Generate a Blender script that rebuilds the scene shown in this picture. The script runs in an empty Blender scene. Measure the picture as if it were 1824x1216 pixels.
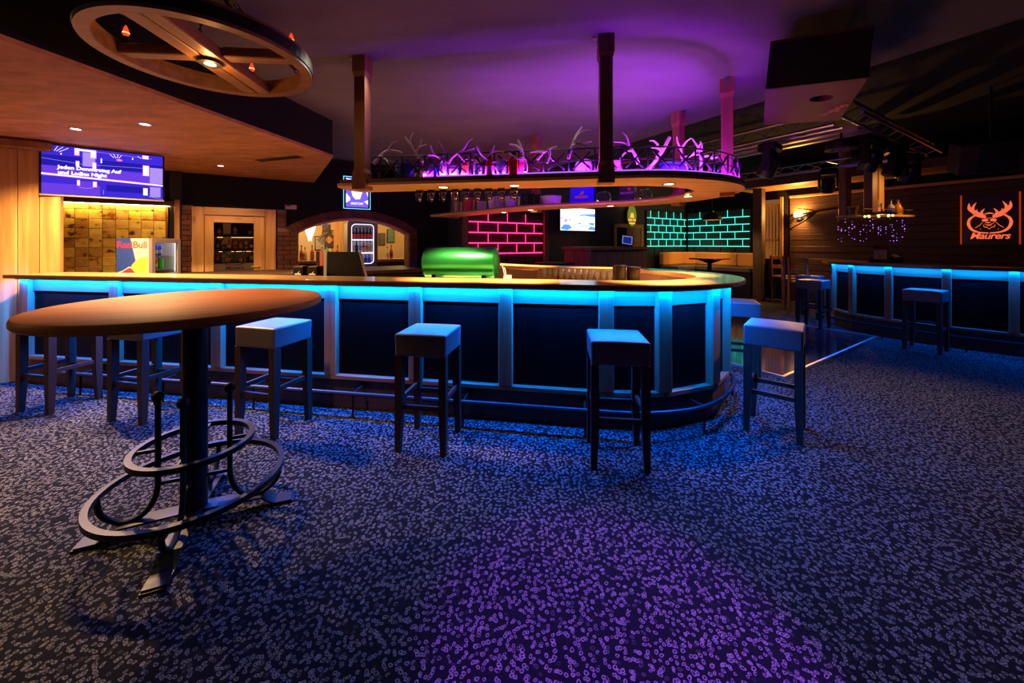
import bpy, math, random
from mathutils import Matrix, Vector

random.seed(7)
scene = bpy.context.scene
COL = scene.collection

# ------------------------------------------------------------------ camera, world, exposure
cam_data = bpy.data.cameras.new('camera')
cam_data.sensor_width = 36.0
cam_data.lens = 670.0 / 1824.0 * 36.0
cam_data.shift_y = -174.0 / 1824.0
cam_data.clip_start = 0.05
camera = bpy.data.objects.new('camera', cam_data)
camera.location = (0, 0, 1.40)
camera.rotation_euler = (math.radians(90), 0, 0)
COL.objects.link(camera)
scene.camera = camera

world = bpy.data.worlds.new('world')
scene.world = world
world.use_nodes = True
world.node_tree.nodes['Background'].inputs[0].default_value = (0.5, 0.45, 0.6, 1)
world.node_tree.nodes['Background'].inputs[1].default_value = 0.0015

scene.view_settings.view_transform = 'Standard'
scene.view_settings.look = 'None'
scene.view_settings.exposure = 0.0
scene.view_settings.gamma = 1.0
scene.view_settings.use_curve_mapping = False
scene.cycles.use_denoising = True
scene.cycles.max_bounces = 6
scene.cycles.sample_clamp_indirect = 3.0

# lamp strengths in one table; work is the added fill strip
E = dict(led=1500.0, led_far=620.0, shelf_led=380.0, downlight=430.0, soffit=560.0, wheel=130.0,
         neon=2.6, tv=2.6, work=62.0)

def spot(name, loc, target, energy, color, size=60, blend=0.4, radius=0.05):
    d = bpy.data.lights.new(name, 'SPOT')
    d.energy = energy; d.color = color; d.spot_size = math.radians(size)
    d.spot_blend = blend; d.shadow_soft_size = radius
    o = bpy.data.objects.new(name, d); COL.objects.link(o)
    o.location = loc
    o.rotation_euler = (Vector(target) - Vector(loc)).to_track_quat('-Z', 'Y').to_euler()
    return o

def point(name, loc, energy, color, radius=0.03, parent=None):
    d = bpy.data.lights.new(name, 'POINT')
    d.energy = energy; d.color = color; d.shadow_soft_size = radius
    o = bpy.data.objects.new(name, d); COL.objects.link(o); o.location = loc
    if parent is not None: o.parent = parent
    return o

# stage lamps of the club hanging behind and above the camera
WARM = (1.0, 0.52, 0.20)
spot('stage_lamp_purple', (1.35, 0.15, 2.85), (0.42, 1.25, 0), 1300, (0.32, 0.035, 1.0), 26, 0.5, 0.02)
for k_, (x_, y_) in enumerate(((-1.05, 3.12), (0.25, 2.96), (1.45, 3.0))):     # ceiling spots over the hanging shelf
    spot('ceiling_spot', (x_, y_, 2.88), (x_ * 1.1, 1.35, 0), 24, (1.0, 0.88, 0.74), 84, 0.7, 0.02)
spot('stage_lamp_grey', (-1.9, -0.6, 2.86), (-1.9, 0.9, 0), 9, (1.0, 0.96, 0.86), 90, 0.9, 0.04)
spot('stage_lamp_rose', (4.2, 3.6, 3.0), (3.0, 2.7, 0), 300, (1.0, 0.62, 0.55), 84, 0.8, 0.05)
spot('stage_lamp_blue', (2.9, -0.2, 2.85), (1.9, 0.95, 0), 70, (0.06, 0.05, 1.0), 34, 0.7, 0.03)
point('side_wall_lamp', (-4.95, 1.1, 1.7), 20, (1.0, .48, .16), .10)      # wall lamp beside the camera's left edge

# ------------------------------------------------------------------ helpers
A = math.radians(33)                     # the room's walls stand turned against the bar's front
U = Vector((math.cos(A), math.sin(A))); V = Vector((-math.sin(A), math.cos(A)))
def uv(s, t): return (U.x * s + V.x * t, U.y * s + V.y * t)
def at(px, py, d):                       # a measured point of the place at the distance d
    return Vector(((px - 912) / 670.0 * d, d, 1.40 - (py - 434) / 670.0 * d))

class MB:
    def __init__(s): s.v = []; s.f = []; s.mi = []; s.sm = []; s.M = Matrix.Identity(4); s.m = 0
    def add(s, vs, fs, smooth=False):
        b = len(s.v)
        for p in vs: s.v.append(tuple(s.M @ Vector(p)))
        for f in fs: s.f.append([b + i for i in f]); s.mi.append(s.m); s.sm.append(smooth)
        return s
    def box(s, c, size, rz=0.0, rx=0.0, ry=0.0, bev=0.0):
        x, y, z = [k / 2 for k in size]
        if bev > 0:
            b = min(bev, x * .9, y * .9, z * .9); vs = []; 
            pts = [(sx, sy, sz) for sx in (-1, 1) for sy in (-1, 1) for sz in (-1, 1)]
            idx = {}
            for (sx, sy, sz) in pts:
                for k in range(3):
                    q = [sx * (x - b), sy * (y - b), sz * (z - b)]
                    q[k] = (sx * x, sy * y, sz * z)[k]
                    idx[(sx, sy, sz, k)] = len(vs); vs.append(q)
            fs = []
            for k in range(3):
                a1, a2 = (k + 1) % 3, (k + 2) % 3
                for sg in (-1, 1):
                    loop = []
                    for (p, q) in ((-1, -1), (1, -1), (1, 1), (-1, 1)):
                        t = [0, 0, 0]; t[k] = sg; t[a1] = p; t[a2] = q
                        loop.append(idx[(t[0], t[1], t[2], k)])
                    fs.append(loop if sg > 0 else loop[::-1])
            for k in range(3):          # edge strips
                a1, a2 = (k + 1) % 3, (k + 2) % 3
                for p in (-1, 1):
                    for q in (-1, 1):
                        e = []
                        for sg in (-1, 1):
                            t = [0, 0, 0]; t[k] = sg; t[a1] = p; t[a2] = q
                            e.append((idx[(t[0], t[1], t[2], a1)], idx[(t[0], t[1], t[2], a2)]))
                        loop = [e[0][0], e[1][0], e[1][1], e[0][1]]
                        fs.append(loop if p * q < 0 else loop[::-1])
            for t in pts:
                loop = [idx[t + (0,)], idx[t + (1,)], idx[t + (2,)]]
                fs.append(loop if t[0] * t[1] * t[2] > 0 else loop[::-1])
        else:
            vs = [(-x, -y, -z), (x, -y, -z), (x, y, -z), (-x, y, -z), (-x, -y, z), (x, -y, z), (x, y, z), (-x, y, z)]
            fs = [(3, 2, 1, 0), (4, 5, 6, 7), (0, 1, 5, 4), (1, 2, 6, 5), (2, 3, 7, 6), (3, 0, 4, 7)]
        R = Matrix.Translation(c) @ Matrix.Rotation(rz, 4, 'Z') @ Matrix.Rotation(ry, 4, 'Y') @ Matrix.Rotation(rx, 4, 'X')
        return s.add([R @ Vector(p) for p in vs], fs)
    def span(s, x0, x1, y0, y1, z0, z1, bev=0.0):
        return s.box(((x0 + x1) / 2, (y0 + y1) / 2, (z0 + z1) / 2), (abs(x1 - x0), abs(y1 - y0), abs(z1 - z0)), bev=bev)
    def bar(s, p, q, w, h, up=(0, 0, 1)):
        p = Vector(p); q = Vector(q); d = (q - p); L = d.length; d.normalize()
        sd = d.cross(Vector(up))
        if sd.length < 1e-4: sd = d.cross(Vector((1, 0, 0)))
        sd.normalize(); u = sd.cross(d)
        vs = []
        for e in (p, q):
            for (i, j) in ((-1, -1), (1, -1), (1, 1), (-1, 1)):
                vs.append(e + sd * (i * w / 2) + u * (j * h / 2))
        return s.add(vs, [(0, 1, 2, 3), (7, 6, 5, 4), (0, 4, 5, 1), (1, 5, 6, 2), (2, 6, 7, 3), (3, 7, 4, 0)])
    def tube(s, pts, r, n=8, closed=False, smooth=True):
        pts = [Vector(p) for p in pts]; k = len(pts)
        rs = r if isinstance(r, (list, tuple)) else [r] * k
        vs = []; prev = None
        for i, p in enumerate(pts):
            if closed: t = pts[(i + 1) % k] - pts[i - 1]
            else: t = pts[min(i + 1, k - 1)] - pts[max(i - 1, 0)]
            t.normalize()
            if prev is None:
                ref = Vector((0, 0, 1)) if abs(t.z) < 0.9 else Vector((1, 0, 0))
                a = t.cross(ref).normalized()
            else:
                a = (prev - t * prev.dot(t)).normalized()
            prev = a; b = t.cross(a)
            for j in range(n):
                an = 2 * math.pi * j / n
                vs.append(p + (a * math.cos(an) + b * math.sin(an)) * rs[i])
        fs = []
        for i in range(k if closed else k - 1):
            for j in range(n):
                i2 = (i + 1) % k
                fs.append((i * n + j, i * n + (j + 1) % n, i2 * n + (j + 1) % n, i2 * n + j))
        if not closed:
            fs.append(list(range(n - 1, -1, -1))); fs.append([(k - 1) * n + j for j in range(n)])
        return s.add(vs, fs, smooth)
    def lathe(s, prof, c=(0, 0, 0), n=20, smooth=True, cap=True):
        vs = []; k = len(prof)
        for (r, z) in prof:
            for j in range(n):
                an = 2 * math.pi * j / n
                vs.append((c[0] + r * math.cos(an), c[1] + r * math.sin(an), c[2] + z))
        fs = [(i * n + j, i * n + (j + 1) % n, (i + 1) * n + (j + 1) % n, (i + 1) * n + j) for i in range(k - 1) for j in range(n)]
        if cap:
            fs.append(list(range(n - 1, -1, -1))); fs.append([(k - 1) * n + j for j in range(n)])
        return s.add(vs, fs, smooth)
    def ball(s, c, r, n=10, sx=1, sy=1, sz=1):
        prof = [(max(1e-4, r * math.sin(math.pi * i / n)), -r * math.cos(math.pi * i / n)) for i in range(n + 1)]
        vs = []; m = n + 4
        for (q, z) in prof:
            for j in range(m):
                an = 2 * math.pi * j / m
                vs.append((c[0] + sx * q * math.cos(an), c[1] + sy * q * math.sin(an), c[2] + sz * z))
        return s.add(vs, [(i * m + j, i * m + (j + 1) % m, (i + 1) * m + (j + 1) % m, (i + 1) * m + j) for i in range(n) for j in range(m)], True)
    def ring(s, c, r0, r1, z0, z1, n=48, smooth=False):
        vs = []
        for j in range(n):
            an = 2 * math.pi * j / n; ca, sa = math.cos(an), math.sin(an)
            for (r, z) in ((r0, z0), (r1, z0), (r1, z1), (r0, z1)):
                vs.append((c[0] + r * ca, c[1] + r * sa, c[2] + z))
        fs = []
        for j in range(n):
            k = (j + 1) % n
            for e in range(4):
                fs.append((j * 4 + e, j * 4 + (e + 1) % 4, k * 4 + (e + 1) % 4, k * 4 + e)[::-1])
        return s.add(vs, fs, smooth)
    def prism(s, poly, z0, z1):
        k = len(poly)
        area = sum(poly[i][0] * poly[(i + 1) % k][1] - poly[(i + 1) % k][0] * poly[i][1] for i in range(k))
        if area < 0: poly = poly[::-1]
        vs = [(p[0], p[1], z0) for p in poly] + [(p[0], p[1], z1) for p in poly]
        fs = [list(range(k - 1, -1, -1)), list(range(k, 2 * k))] + [(i, (i + 1) % k, k + (i + 1) % k, k + i) for i in range(k)]
        return s.add(vs, fs)
    def band(s, a, b, z0, z1):           # solid between two polylines of equal length
        k = len(a); vs = []
        for i in range(k):
            vs += [(a[i][0], a[i][1], z0), (b[i][0], b[i][1], z0), (b[i][0], b[i][1], z1), (a[i][0], a[i][1], z1)]
        fs = []
        for i in range(k - 1):
            for e in range(4):
                fs.append((i * 4 + e, i * 4 + (e + 1) % 4, i * 4 + 4 + (e + 1) % 4, i * 4 + 4 + e))
        fs.append((3, 2, 1, 0)); o = (k - 1) * 4; fs.append((o, o + 1, o + 2, o + 3))
        return s.add(vs, fs)
    def profile_strip(s, a, b, za, zb, th=.005, face=0):  # light strip in a channel: face 0 looks down, the rest is housing
        k = len(a); lo = []; vs = []
        for i in range(k):
            vs += [(a[i][0], a[i][1], za), (b[i][0], b[i][1], zb), (b[i][0], b[i][1], zb + th), (a[i][0], a[i][1], za + th)]
        base_m = s.m
        for e in range(4):
            s.m = 0 if e == face else 1
            fs = [(i * 4 + e, i * 4 + (e + 1) % 4, i * 4 + 4 + (e + 1) % 4, i * 4 + 4 + e) for i in range(k - 1)]
            s.add(vs, fs)
        s.m = base_m
        return s
    def stroke(s, pts, ws, depth, y=0.0):  # flat tapered brush stroke in the local XZ plane
        k = len(pts); ws = ws if isinstance(ws, (list, tuple)) else [ws] * k
        vs = []
        for i in range(k):
            a = pts[max(i - 1, 0)]; b = pts[min(i + 1, k - 1)]
            tx, tz = b[0] - a[0], b[1] - a[1]; L = math.hypot(tx, tz) or 1
            nx, nz = -tz / L * ws[i] / 2, tx / L * ws[i] / 2
            for (sg, yy) in ((1, y), (-1, y), (-1, y - depth), (1, y - depth)):
                vs.append((pts[i][0] + sg * nx, yy, pts[i][1] + sg * nz))
        fs = []
        for i in range(k - 1):
            for e in range(4):
                fs.append((i * 4 + e, i * 4 + (e + 1) % 4, i * 4 + 4 + (e + 1) % 4, i * 4 + 4 + e))
        fs.append((3, 2, 1, 0)); o = (k - 1) * 4; fs.append((o, o + 1, o + 2, o + 3))
        return s.add(vs, fs)
    def plate(s, poly, depth, y=0.0):      # flat polygon in the local XZ plane, front towards -Y
        k = len(poly)
        vs = [(p[0], y - depth, p[1]) for p in poly] + [(p[0], y, p[1]) for p in poly]
        fs = [list(range(k)), list(range(2 * k - 1, k - 1, -1))] + [((i + 1) % k, i, k + i, k + (i + 1) % k) for i in range(k)]
        return s.add(vs, fs)
    def build(s, name, mat, parent=None, loc=None, rz=0.0, **tags):
        me = bpy.data.meshes.new(name)
        vs = s.v
        if loc is None and parent is None and vs:      # put a top-level mesh's origin at its own base
            xs = [p[0] for p in vs]; ys = [p[1] for p in vs]; zs = [p[2] for p in vs]
            loc = ((min(xs) + max(xs)) / 2, (min(ys) + max(ys)) / 2, min(zs))
            vs = [(p[0] - loc[0], p[1] - loc[1], p[2] - loc[2]) for p in vs]
        me.from_pydata(vs, [], s.f)
        mats = mat if isinstance(mat, (list, tuple)) else [mat]
        for m in mats: me.materials.append(m)
        for p, i, sm in zip(me.polygons, s.mi, s.sm):
            p.material_index = i; p.use_smooth = sm
        if any(s.sm): me.set_sharp_from_angle(angle=math.radians(38))
        me.update()
        o = bpy.data.objects.new(name, me); COL.objects.link(o)
        if loc is not None: o.location = loc
        o.rotation_euler = (0, 0, rz)
        if parent is not None: o.parent = parent
        tag(o, **tags)
        return o

def tag(o, label=None, cat=None, group=None, kind=None):
    if label: o['label'] = label
    if cat: o['category'] = cat
    if group: o['group'] = group
    if kind: o['kind'] = kind
    return o

def thing(name, loc, rz=0.0, **tags):
    o = bpy.data.objects.new(name, None); COL.objects.link(o)
    o.empty_display_size = 0.1
    o.location = loc; o.rotation_euler = (0, 0, rz)
    return tag(o, **tags)

def copy_tree(o, parent=None):
    c = o.copy(); COL.objects.link(c); c.parent = parent
    for ch in list(o.children): copy_tree(ch, c)
    return c

def share(o, loc, parent, rz=0.0, name=None):     # another alike piece on the same mesh
    c = o.copy(); COL.objects.link(c); c.location = loc; c.rotation_euler = (0, 0, rz); c.parent = parent
    return c

def text_mesh(body, size, extrude=0.002, shear=0.0, bold=0.0, spacing=1.0, align='CENTER'):
    cu = bpy.data.curves.new('text', 'FONT'); cu.body = body; cu.size = size; cu.extrude = extrude
    cu.shear = shear; cu.offset = bold; cu.align_x = align; cu.space_character = spacing
    cu.resolution_u = 3
    ob = bpy.data.objects.new('text', cu); COL.objects.link(ob)
    bpy.context.view_layer.update()
    dg = bpy.context.evaluated_depsgraph_get()
    me = bpy.data.meshes.new_from_object(ob.evaluated_get(dg))
    COL.objects.unlink(ob); bpy.data.objects.remove(ob); bpy.data.curves.remove(cu)
    return me

def text(name, body, size, mat, parent, loc, rot=(math.pi / 2, 0, 0), **kw):
    me = text_mesh(body, size, **kw); me.materials.clear(); me.materials.append(mat)
    o = bpy.data.objects.new(name, me); COL.objects.link(o)
    o.parent = parent; o.location = loc; o.rotation_euler = rot
    return o

def crom(pts, n=8, closed=False):
    P = [Vector(p) for p in pts]; out = []; k = len(P)
    for i in range(k if closed else k - 1):
        if closed: p0, p1, p2, p3 = P[i - 1], P[i], P[(i + 1) % k], P[(i + 2) % k]
        else: p0, p1, p2, p3 = P[max(i - 1, 0)], P[i], P[i + 1], P[min(i + 2, k - 1)]
        for j in range(n):
            t = j / n
            out.append(0.5 * ((2 * p1) + (-p0 + p2) * t + (2 * p0 - 5 * p1 + 4 * p2 - p3) * t * t + (-p0 + 3 * p1 - 3 * p2 + p3) * t ** 3))
    if not closed: out.append(P[-1].copy())
    return out

def offset(path, d):                     # positive d: to the left of travel
    out = []; k = len(path)
    for i in range(k):
        a = Vector(path[max(i - 1, 0)]).to_2d(); b = Vector(path[min(i + 1, k - 1)]).to_2d()
        t = (b - a).normalized(); out.append(Vector((path[i][0] - t.y * d, path[i][1] + t.x * d)))
    return out

def walk(path, step, start=0.0, end=None):
    pts = [Vector(p) for p in path]; L = [0.0]
    for i in range(1, len(pts)): L.append(L[-1] + (pts[i] - pts[i - 1]).length)
    out = []; q = start; end = L[-1] if end is None else end
    while q <= end + 1e-6:
        for i in range(1, len(pts)):
            if L[i] >= q - 1e-9:
                f = (q - L[i - 1]) / max(1e-9, L[i] - L[i - 1])
                t = (pts[i] - pts[i - 1]).normalized()
                out.append((pts[i - 1].lerp(pts[i], f), math.atan2(t.y, t.x))); break
        q += step
    return out

# ------------------------------------------------------------------ materials
MATS = {}
def nodes_of(m):
    m.use_nodes = True; nt = m.node_tree
    return nt, nt.nodes, nt.links, nt.nodes['Principled BSDF']

def pbr(name, color, rough=0.5, metal=0.0, spec=0.5, trans=0.0, coat=0.0, ior=1.45, vary=0.0, vscale=12.0, bump=0.0, bscale=60.0, stretch=(1, 1, 1)):
    if name in MATS: return MATS[name]
    m = bpy.data.materials.new(name); nt, N, L, B = nodes_of(m)
    B.inputs['Base Color'].default_value = (*color, 1); B.inputs['Roughness'].default_value = rough
    B.inputs['Metallic'].default_value = metal; B.inputs['Specular IOR Level'].default_value = spec
    B.inputs['Transmission Weight'].default_value = trans; B.inputs['IOR'].default_value = ior
    B.inputs['Coat Weight'].default_value = coat
    if vary > 0 or bump > 0:
        tc = N.new('ShaderNodeTexCoord'); mp = N.new('ShaderNodeMapping'); mp.inputs['Scale'].default_value = stretch
        L.new(tc.outputs['Object'], mp.inputs['Vector'])
        if vary > 0:
            nz = N.new('ShaderNodeTexNoise'); nz.inputs['Scale'].default_value = vscale; nz.inputs['Detail'].default_value = 4
            L.new(mp.outputs[0], nz.inputs['Vector'])
            mx = N.new('ShaderNodeMix'); mx.data_type = 'RGBA'
            mx.inputs['A'].default_value = (*[c * (1 - vary) for c in color], 1)
            mx.inputs['B'].default_value = (*[min(1, c * (1 + vary)) for c in color], 1)
            L.new(nz.outputs['Fac'], mx.inputs['Factor']); L.new(mx.outputs['Result'], B.inputs['Base Color'])
        if bump > 0:
            nb = N.new('ShaderNodeTexNoise'); nb.inputs['Scale'].default_value = bscale; nb.inputs['Detail'].default_value = 3
            L.new(mp.outputs[0], nb.inputs['Vector'])
            bp = N.new('ShaderNodeBump'); bp.inputs['Strength'].default_value = bump; bp.inputs['Distance'].default_value = 0.01
            L.new(nb.outputs['Fac'], bp.inputs['Height']); L.new(bp.outputs[0], B.inputs['Normal'])
    MATS[name] = m
    return m

def emit(name, color, strength):
    if name in MATS: return MATS[name]
    m = bpy.data.materials.new(name); nt, N, L, B = nodes_of(m)
    N.remove(B); e = N.new('ShaderNodeEmission'); e.inputs[0].default_value = (*color, 1); e.inputs[1].default_value = strength
    L.new(e.outputs[0], N['Material Output'].inputs[0]); MATS[name] = m
    return m

def wood(name, light, dark, axis='x', scale=1.0, rough=0.45, coat=0.0, knots=0.35, bump=0.08, spec=0.5):
    if name in MATS: return MATS[name]
    m = bpy.data.materials.new(name); nt, N, L, B = nodes_of(m)
    tc = N.new('ShaderNodeTexCoord'); mp = N.new('ShaderNodeMapping')
    st = {'x': (0.9, 16, 16), 'y': (16, 0.9, 16), 'z': (16, 16, 0.9)}[axis]
    mp.inputs['Scale'].default_value = tuple(k * scale for k in st)
    oi = N.new('ShaderNodeObjectInfo'); ad = N.new('ShaderNodeVectorMath'); ad.operation = 'ADD'
    sc_ = N.new('ShaderNodeVectorMath'); sc_.operation = 'SCALE'; sc_.inputs['Scale'].default_value = 37.0
    cb = N.new('ShaderNodeCombineXYZ')
    for i in range(3): L.new(oi.outputs['Random'], cb.inputs[i])
    L.new(cb.outputs[0], sc_.inputs[0]); L.new(tc.outputs['Object'], mp.inputs['Vector'])
    L.new(mp.outputs[0], ad.inputs[0]); L.new(sc_.outputs[0], ad.inputs[1])
    nz = N.new('ShaderNodeTexNoise'); nz.inputs['Scale'].default_value = 1.0; nz.inputs['Detail'].default_value = 6; nz.inputs['Distortion'].default_value = 0.6
    L.new(ad.outputs[0], nz.inputs['Vector'])
    cr = N.new('ShaderNodeValToRGB'); cr.color_ramp.elements[0].position = 0.32; cr.color_ramp.elements[0].color = (*dark, 1)
    cr.color_ramp.elements[1].position = 0.68; cr.color_ramp.elements[1].color = (*light, 1)
    L.new(nz.outputs['Fac'], cr.inputs['Fac'])
    mp2 = N.new('ShaderNodeMapping'); st2 = {'x': (1.6, 5, 5), 'y': (5, 1.6, 5), 'z': (5, 5, 1.6)}[axis]
    mp2.inputs['Scale'].default_value = tuple(k * scale for k in st2); L.new(tc.outputs['Object'], mp2.inputs['Vector'])
    ad2 = N.new('ShaderNodeVectorMath'); ad2.operation = 'ADD'; L.new(mp2.outputs[0], ad2.inputs[0]); L.new(sc_.outputs[0], ad2.inputs[1])
    vo = N.new('ShaderNodeTexVoronoi'); vo.inputs['Scale'].default_value = 1.0; L.new(ad2.outputs[0], vo.inputs['Vector'])
    kr = N.new('ShaderNodeValToRGB'); kr.color_ramp.elements[0].position = 0.05; kr.color_ramp.elements[0].color = (1, 1, 1, 1)
    kr.color_ramp.elements[1].position = 0.13; kr.color_ramp.elements[1].color = (0, 0, 0, 1)
    L.new(vo.outputs['Distance'], kr.inputs['Fac'])
    km = N.new('ShaderNodeMath'); km.operation = 'MULTIPLY'; km.inputs[1].default_value = knots; L.new(kr.outputs[0], km.inputs[0])
    mx = N.new('ShaderNodeMix'); mx.data_type = 'RGBA'; mx.inputs['B'].default_value = (*[c * 0.35 for c in dark], 1)
    L.new(km.outputs[0], mx.inputs['Factor']); L.new(cr.outputs[0], mx.inputs['A']); L.new(mx.outputs['Result'], B.inputs['Base Color'])
    B.inputs['Roughness'].default_value = rough; B.inputs['Specular IOR Level'].default_value = spec; B.inputs['Coat Weight'].default_value = coat; B.inputs['Coat Roughness'].default_value = 0.15
    bp = N.new('ShaderNodeBump'); bp.inputs['Strength'].default_value = bump; bp.inputs['Distance'].default_value = 0.004
    L.new(nz.outputs['Fac'], bp.inputs['Height']); L.new(bp.outputs[0], B.inputs['Normal'])
    MATS[name] = m
    return m

def carpet_material():
    m = bpy.data.materials.new('ring_pattern_carpet'); nt, N, L, B = nodes_of(m)
    tc = N.new('ShaderNodeTexCoord')
    wob = N.new('ShaderNodeTexNoise'); wob.inputs['Scale'].default_value = 34; wob.inputs['Detail'].default_value = 1
    L.new(tc.outputs['Object'], wob.inputs['Vector'])
    sub = N.new('ShaderNodeVectorMath'); sub.operation = 'SUBTRACT'; sub.inputs[1].default_value = (.5, .5, .5); L.new(wob.outputs['Color'], sub.inputs[0])
    scl = N.new('ShaderNodeVectorMath'); scl.operation = 'SCALE'; scl.inputs['Scale'].default_value = 0.018; L.new(sub.outputs[0], scl.inputs[0])
    add = N.new('ShaderNodeVectorMath'); add.operation = 'ADD'; L.new(tc.outputs['Object'], add.inputs[0]); L.new(scl.outputs[0], add.inputs[1])
    def layer(scale, offs, keep, hue):
        mp = N.new('ShaderNodeMapping'); mp.inputs['Location'].default_value = offs; L.new(add.outputs[0], mp.inputs['Vector'])
        vo = N.new('ShaderNodeTexVoronoi'); vo.voronoi_dimensions = '2D'; vo.feature = 'SMOOTH_F1'; vo.inputs['Smoothness'].default_value = 0.12
        vo.inputs['Scale'].default_value = scale; vo.inputs['Randomness'].default_value = 1.0; L.new(mp.outputs[0], vo.inputs['Vector'])
        cr = N.new('ShaderNodeValToRGB'); e = cr.color_ramp.elements
        e[0].position = 0.09; e[0].color = (.0, .0, .0, 1); e[1].position = 0.185; e[1].color = (1, 1, 1, 1)
        for p, c in ((0.235, 1.0), (0.30, 0.0)):
            x = e.new(p); x.color = (c, c, c, 1)
        L.new(vo.outputs['Distance'], cr.inputs['Fac'])
        sp = N.new('ShaderNodeSeparateColor'); L.new(vo.outputs['Color'], sp.inputs[0])
        mr = N.new('ShaderNodeMapRange'); mr.inputs['From Min'].default_value = keep; mr.inputs['From Max'].default_value = min(1, keep + .25)
        mr.inputs['To Min'].default_value = 0.0; mr.inputs['To Max'].default_value = 1.0; mr.clamp = True; L.new(sp.outputs[0], mr.inputs['Value'])
        mu = N.new('ShaderNodeMath'); mu.operation = 'MULTIPLY'; L.new(cr.outputs[0], mu.inputs[0]); L.new(mr.outputs[0], mu.inputs[1])
        return mu
    a = layer(40, (0, 0, 0), 0.10, 0); b = layer(42, (5.37, 2.11, 0), 0.38, 1)
    mxm = N.new('ShaderNodeMath'); mxm.operation = 'MAXIMUM'; L.new(a.outputs[0], mxm.inputs[0]); L.new(b.outputs[0], mxm.inputs[1])
    mx = N.new('ShaderNodeMix'); mx.data_type = 'RGBA'; mx.inputs['A'].default_value = (0.004, 0.004, 0.006, 1); mx.inputs['B'].default_value = (0.17, 0.168, 0.16, 1)
    L.new(mxm.outputs[0], mx.inputs['Factor']); L.new(mx.outputs['Result'], B.inputs['Base Color'])
    B.inputs['Roughness'].default_value = 0.95; B.inputs['Specular IOR Level'].default_value = 0.1
    bp = N.new('ShaderNodeBump'); bp.inputs['Strength'].default_value = 0.25; bp.inputs['Distance'].default_value = 0.003
    L.new(mxm.outputs[0], bp.inputs['Height']); L.new(bp.outputs[0], B.inputs['Normal'])
    return m

def alabaster():
    m = bpy.data.materials.new('golden_mottled_stone'); nt, N, L, B = nodes_of(m)
    tc = N.new('ShaderNodeTexCoord'); oi = N.new('ShaderNodeObjectInfo'); cb = N.new('ShaderNodeCombineXYZ')
    mu = N.new('ShaderNodeMath'); mu.operation = 'MULTIPLY'; mu.inputs[1].default_value = 50; L.new(oi.outputs['Random'], mu.inputs[0])
    for i in range(3): L.new(mu.outputs[0], cb.inputs[i])
    ad = N.new('ShaderNodeVectorMath'); ad.operation = 'ADD'; L.new(tc.outputs['Object'], ad.inputs[0]); L.new(cb.outputs[0], ad.inputs[1])
    nz = N.new('ShaderNodeTexNoise'); nz.inputs['Scale'].default_value = 11; nz.inputs['Detail'].default_value = 5; L.new(ad.outputs[0], nz.inputs['Vector'])
    cr = N.new('ShaderNodeValToRGB'); e = cr.color_ramp.elements
    e[0].position = 0.33; e[0].color = (.10, .035, .006, 1); e[1].position = 0.42; e[1].color = (.80, .44, .07, 1)
    x = e.new(0.6); x.color = (.85, .60, .18, 1)
    L.new(nz.outputs['Fac'], cr.inputs['Fac'])
    hs = N.new('ShaderNodeHueSaturation'); mr = N.new('ShaderNodeMapRange'); mr.inputs['To Min'].default_value = .475; mr.inputs['To Max'].default_value = .52
    L.new(oi.outputs['Random'], mr.inputs['Value']); L.new(mr.outputs[0], hs.inputs['Hue']); L.new(cr.outputs[0], hs.inputs['Color'])
    mv = N.new('ShaderNodeMapRange'); mv.inputs['To Min'].default_value = .55; mv.inputs['To Max'].default_value = 1.15
    L.new(oi.outputs['Random'], mv.inputs['Value']); L.new(mv.outputs[0], hs.inputs['Value'])
    L.new(hs.outputs[0], B.inputs['Base Color']); B.inputs['Roughness'].default_value = 0.3
    return m

def bricks_mat():
    m = bpy.data.materials.new('dark_red_brick'); nt, N, L, B = nodes_of(m)
    oi = N.new('ShaderNodeObjectInfo'); mx = N.new('ShaderNodeMix'); mx.data_type = 'RGBA'
    mx.inputs['A'].default_value = (.075, .020, .012, 1); mx.inputs['B'].default_value = (.125, .036, .020, 1)
    L.new(oi.outputs['Random'], mx.inputs['Factor']); L.new(mx.outputs['Result'], B.inputs['Base Color'])
    tc = N.new('ShaderNodeTexCoord'); nz = N.new('ShaderNodeTexNoise'); nz.inputs['Scale'].default_value = 40; L.new(tc.outputs['Object'], nz.inputs['Vector'])
    bp = N.new('ShaderNodeBump'); bp.inputs['Strength'].default_value = .4; bp.inputs['Distance'].default_value = .01; L.new(nz.outputs['Fac'], bp.inputs['Height']); L.new(bp.outputs[0], B.inputs['Normal'])
    B.inputs['Roughness'].default_value = .85
    return m

M_carpet = carpet_material()
M_tile = alabaster()
M_brick = bricks_mat()
M_mortar = pbr('pale_mortar', (.20, .13, .08), .9)
M_plaster = pbr('rough_grey_plaster', (.12, .11, .112), .85, vary=.28, vscale=3.2, bump=.35, bscale=55, stretch=(.5, 1.3, 1))
M_soffit = pbr('brown_brushed_plaster', (.50, .215, .085), .75, vary=.75, vscale=5.5, bump=.3, bscale=40, stretch=(.6, 1.6, 1))
M_black_wall = pbr('matt_black_paint', (.005, .005, .006), .85, spec=.2)
M_black = pbr('black_lacquer', (.010, .010, .012), .4)
M_dark_ceiling = pbr('black_ceiling_paint', (.010, .010, .012), .95)
M_navy_wall = pbr('dark_blue_wall_paint', (.030, .040, .055), .7, vary=.2, vscale=3)
M_pine_x = wood('pine_along', (.62, .36, .15), (.42, .21, .075), 'x')
M_pine_z = wood('pine_upright', (.66, .36, .13), (.40, .18, .055), 'z', knots=.75)
M_pine_y = wood('pine_across', (.62, .36, .15), (.42, .21, .075), 'y')
M_red_post = wood('red_brown_post_wood', (.26, .10, .045), (.16, .055, .022), 'z')
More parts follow.
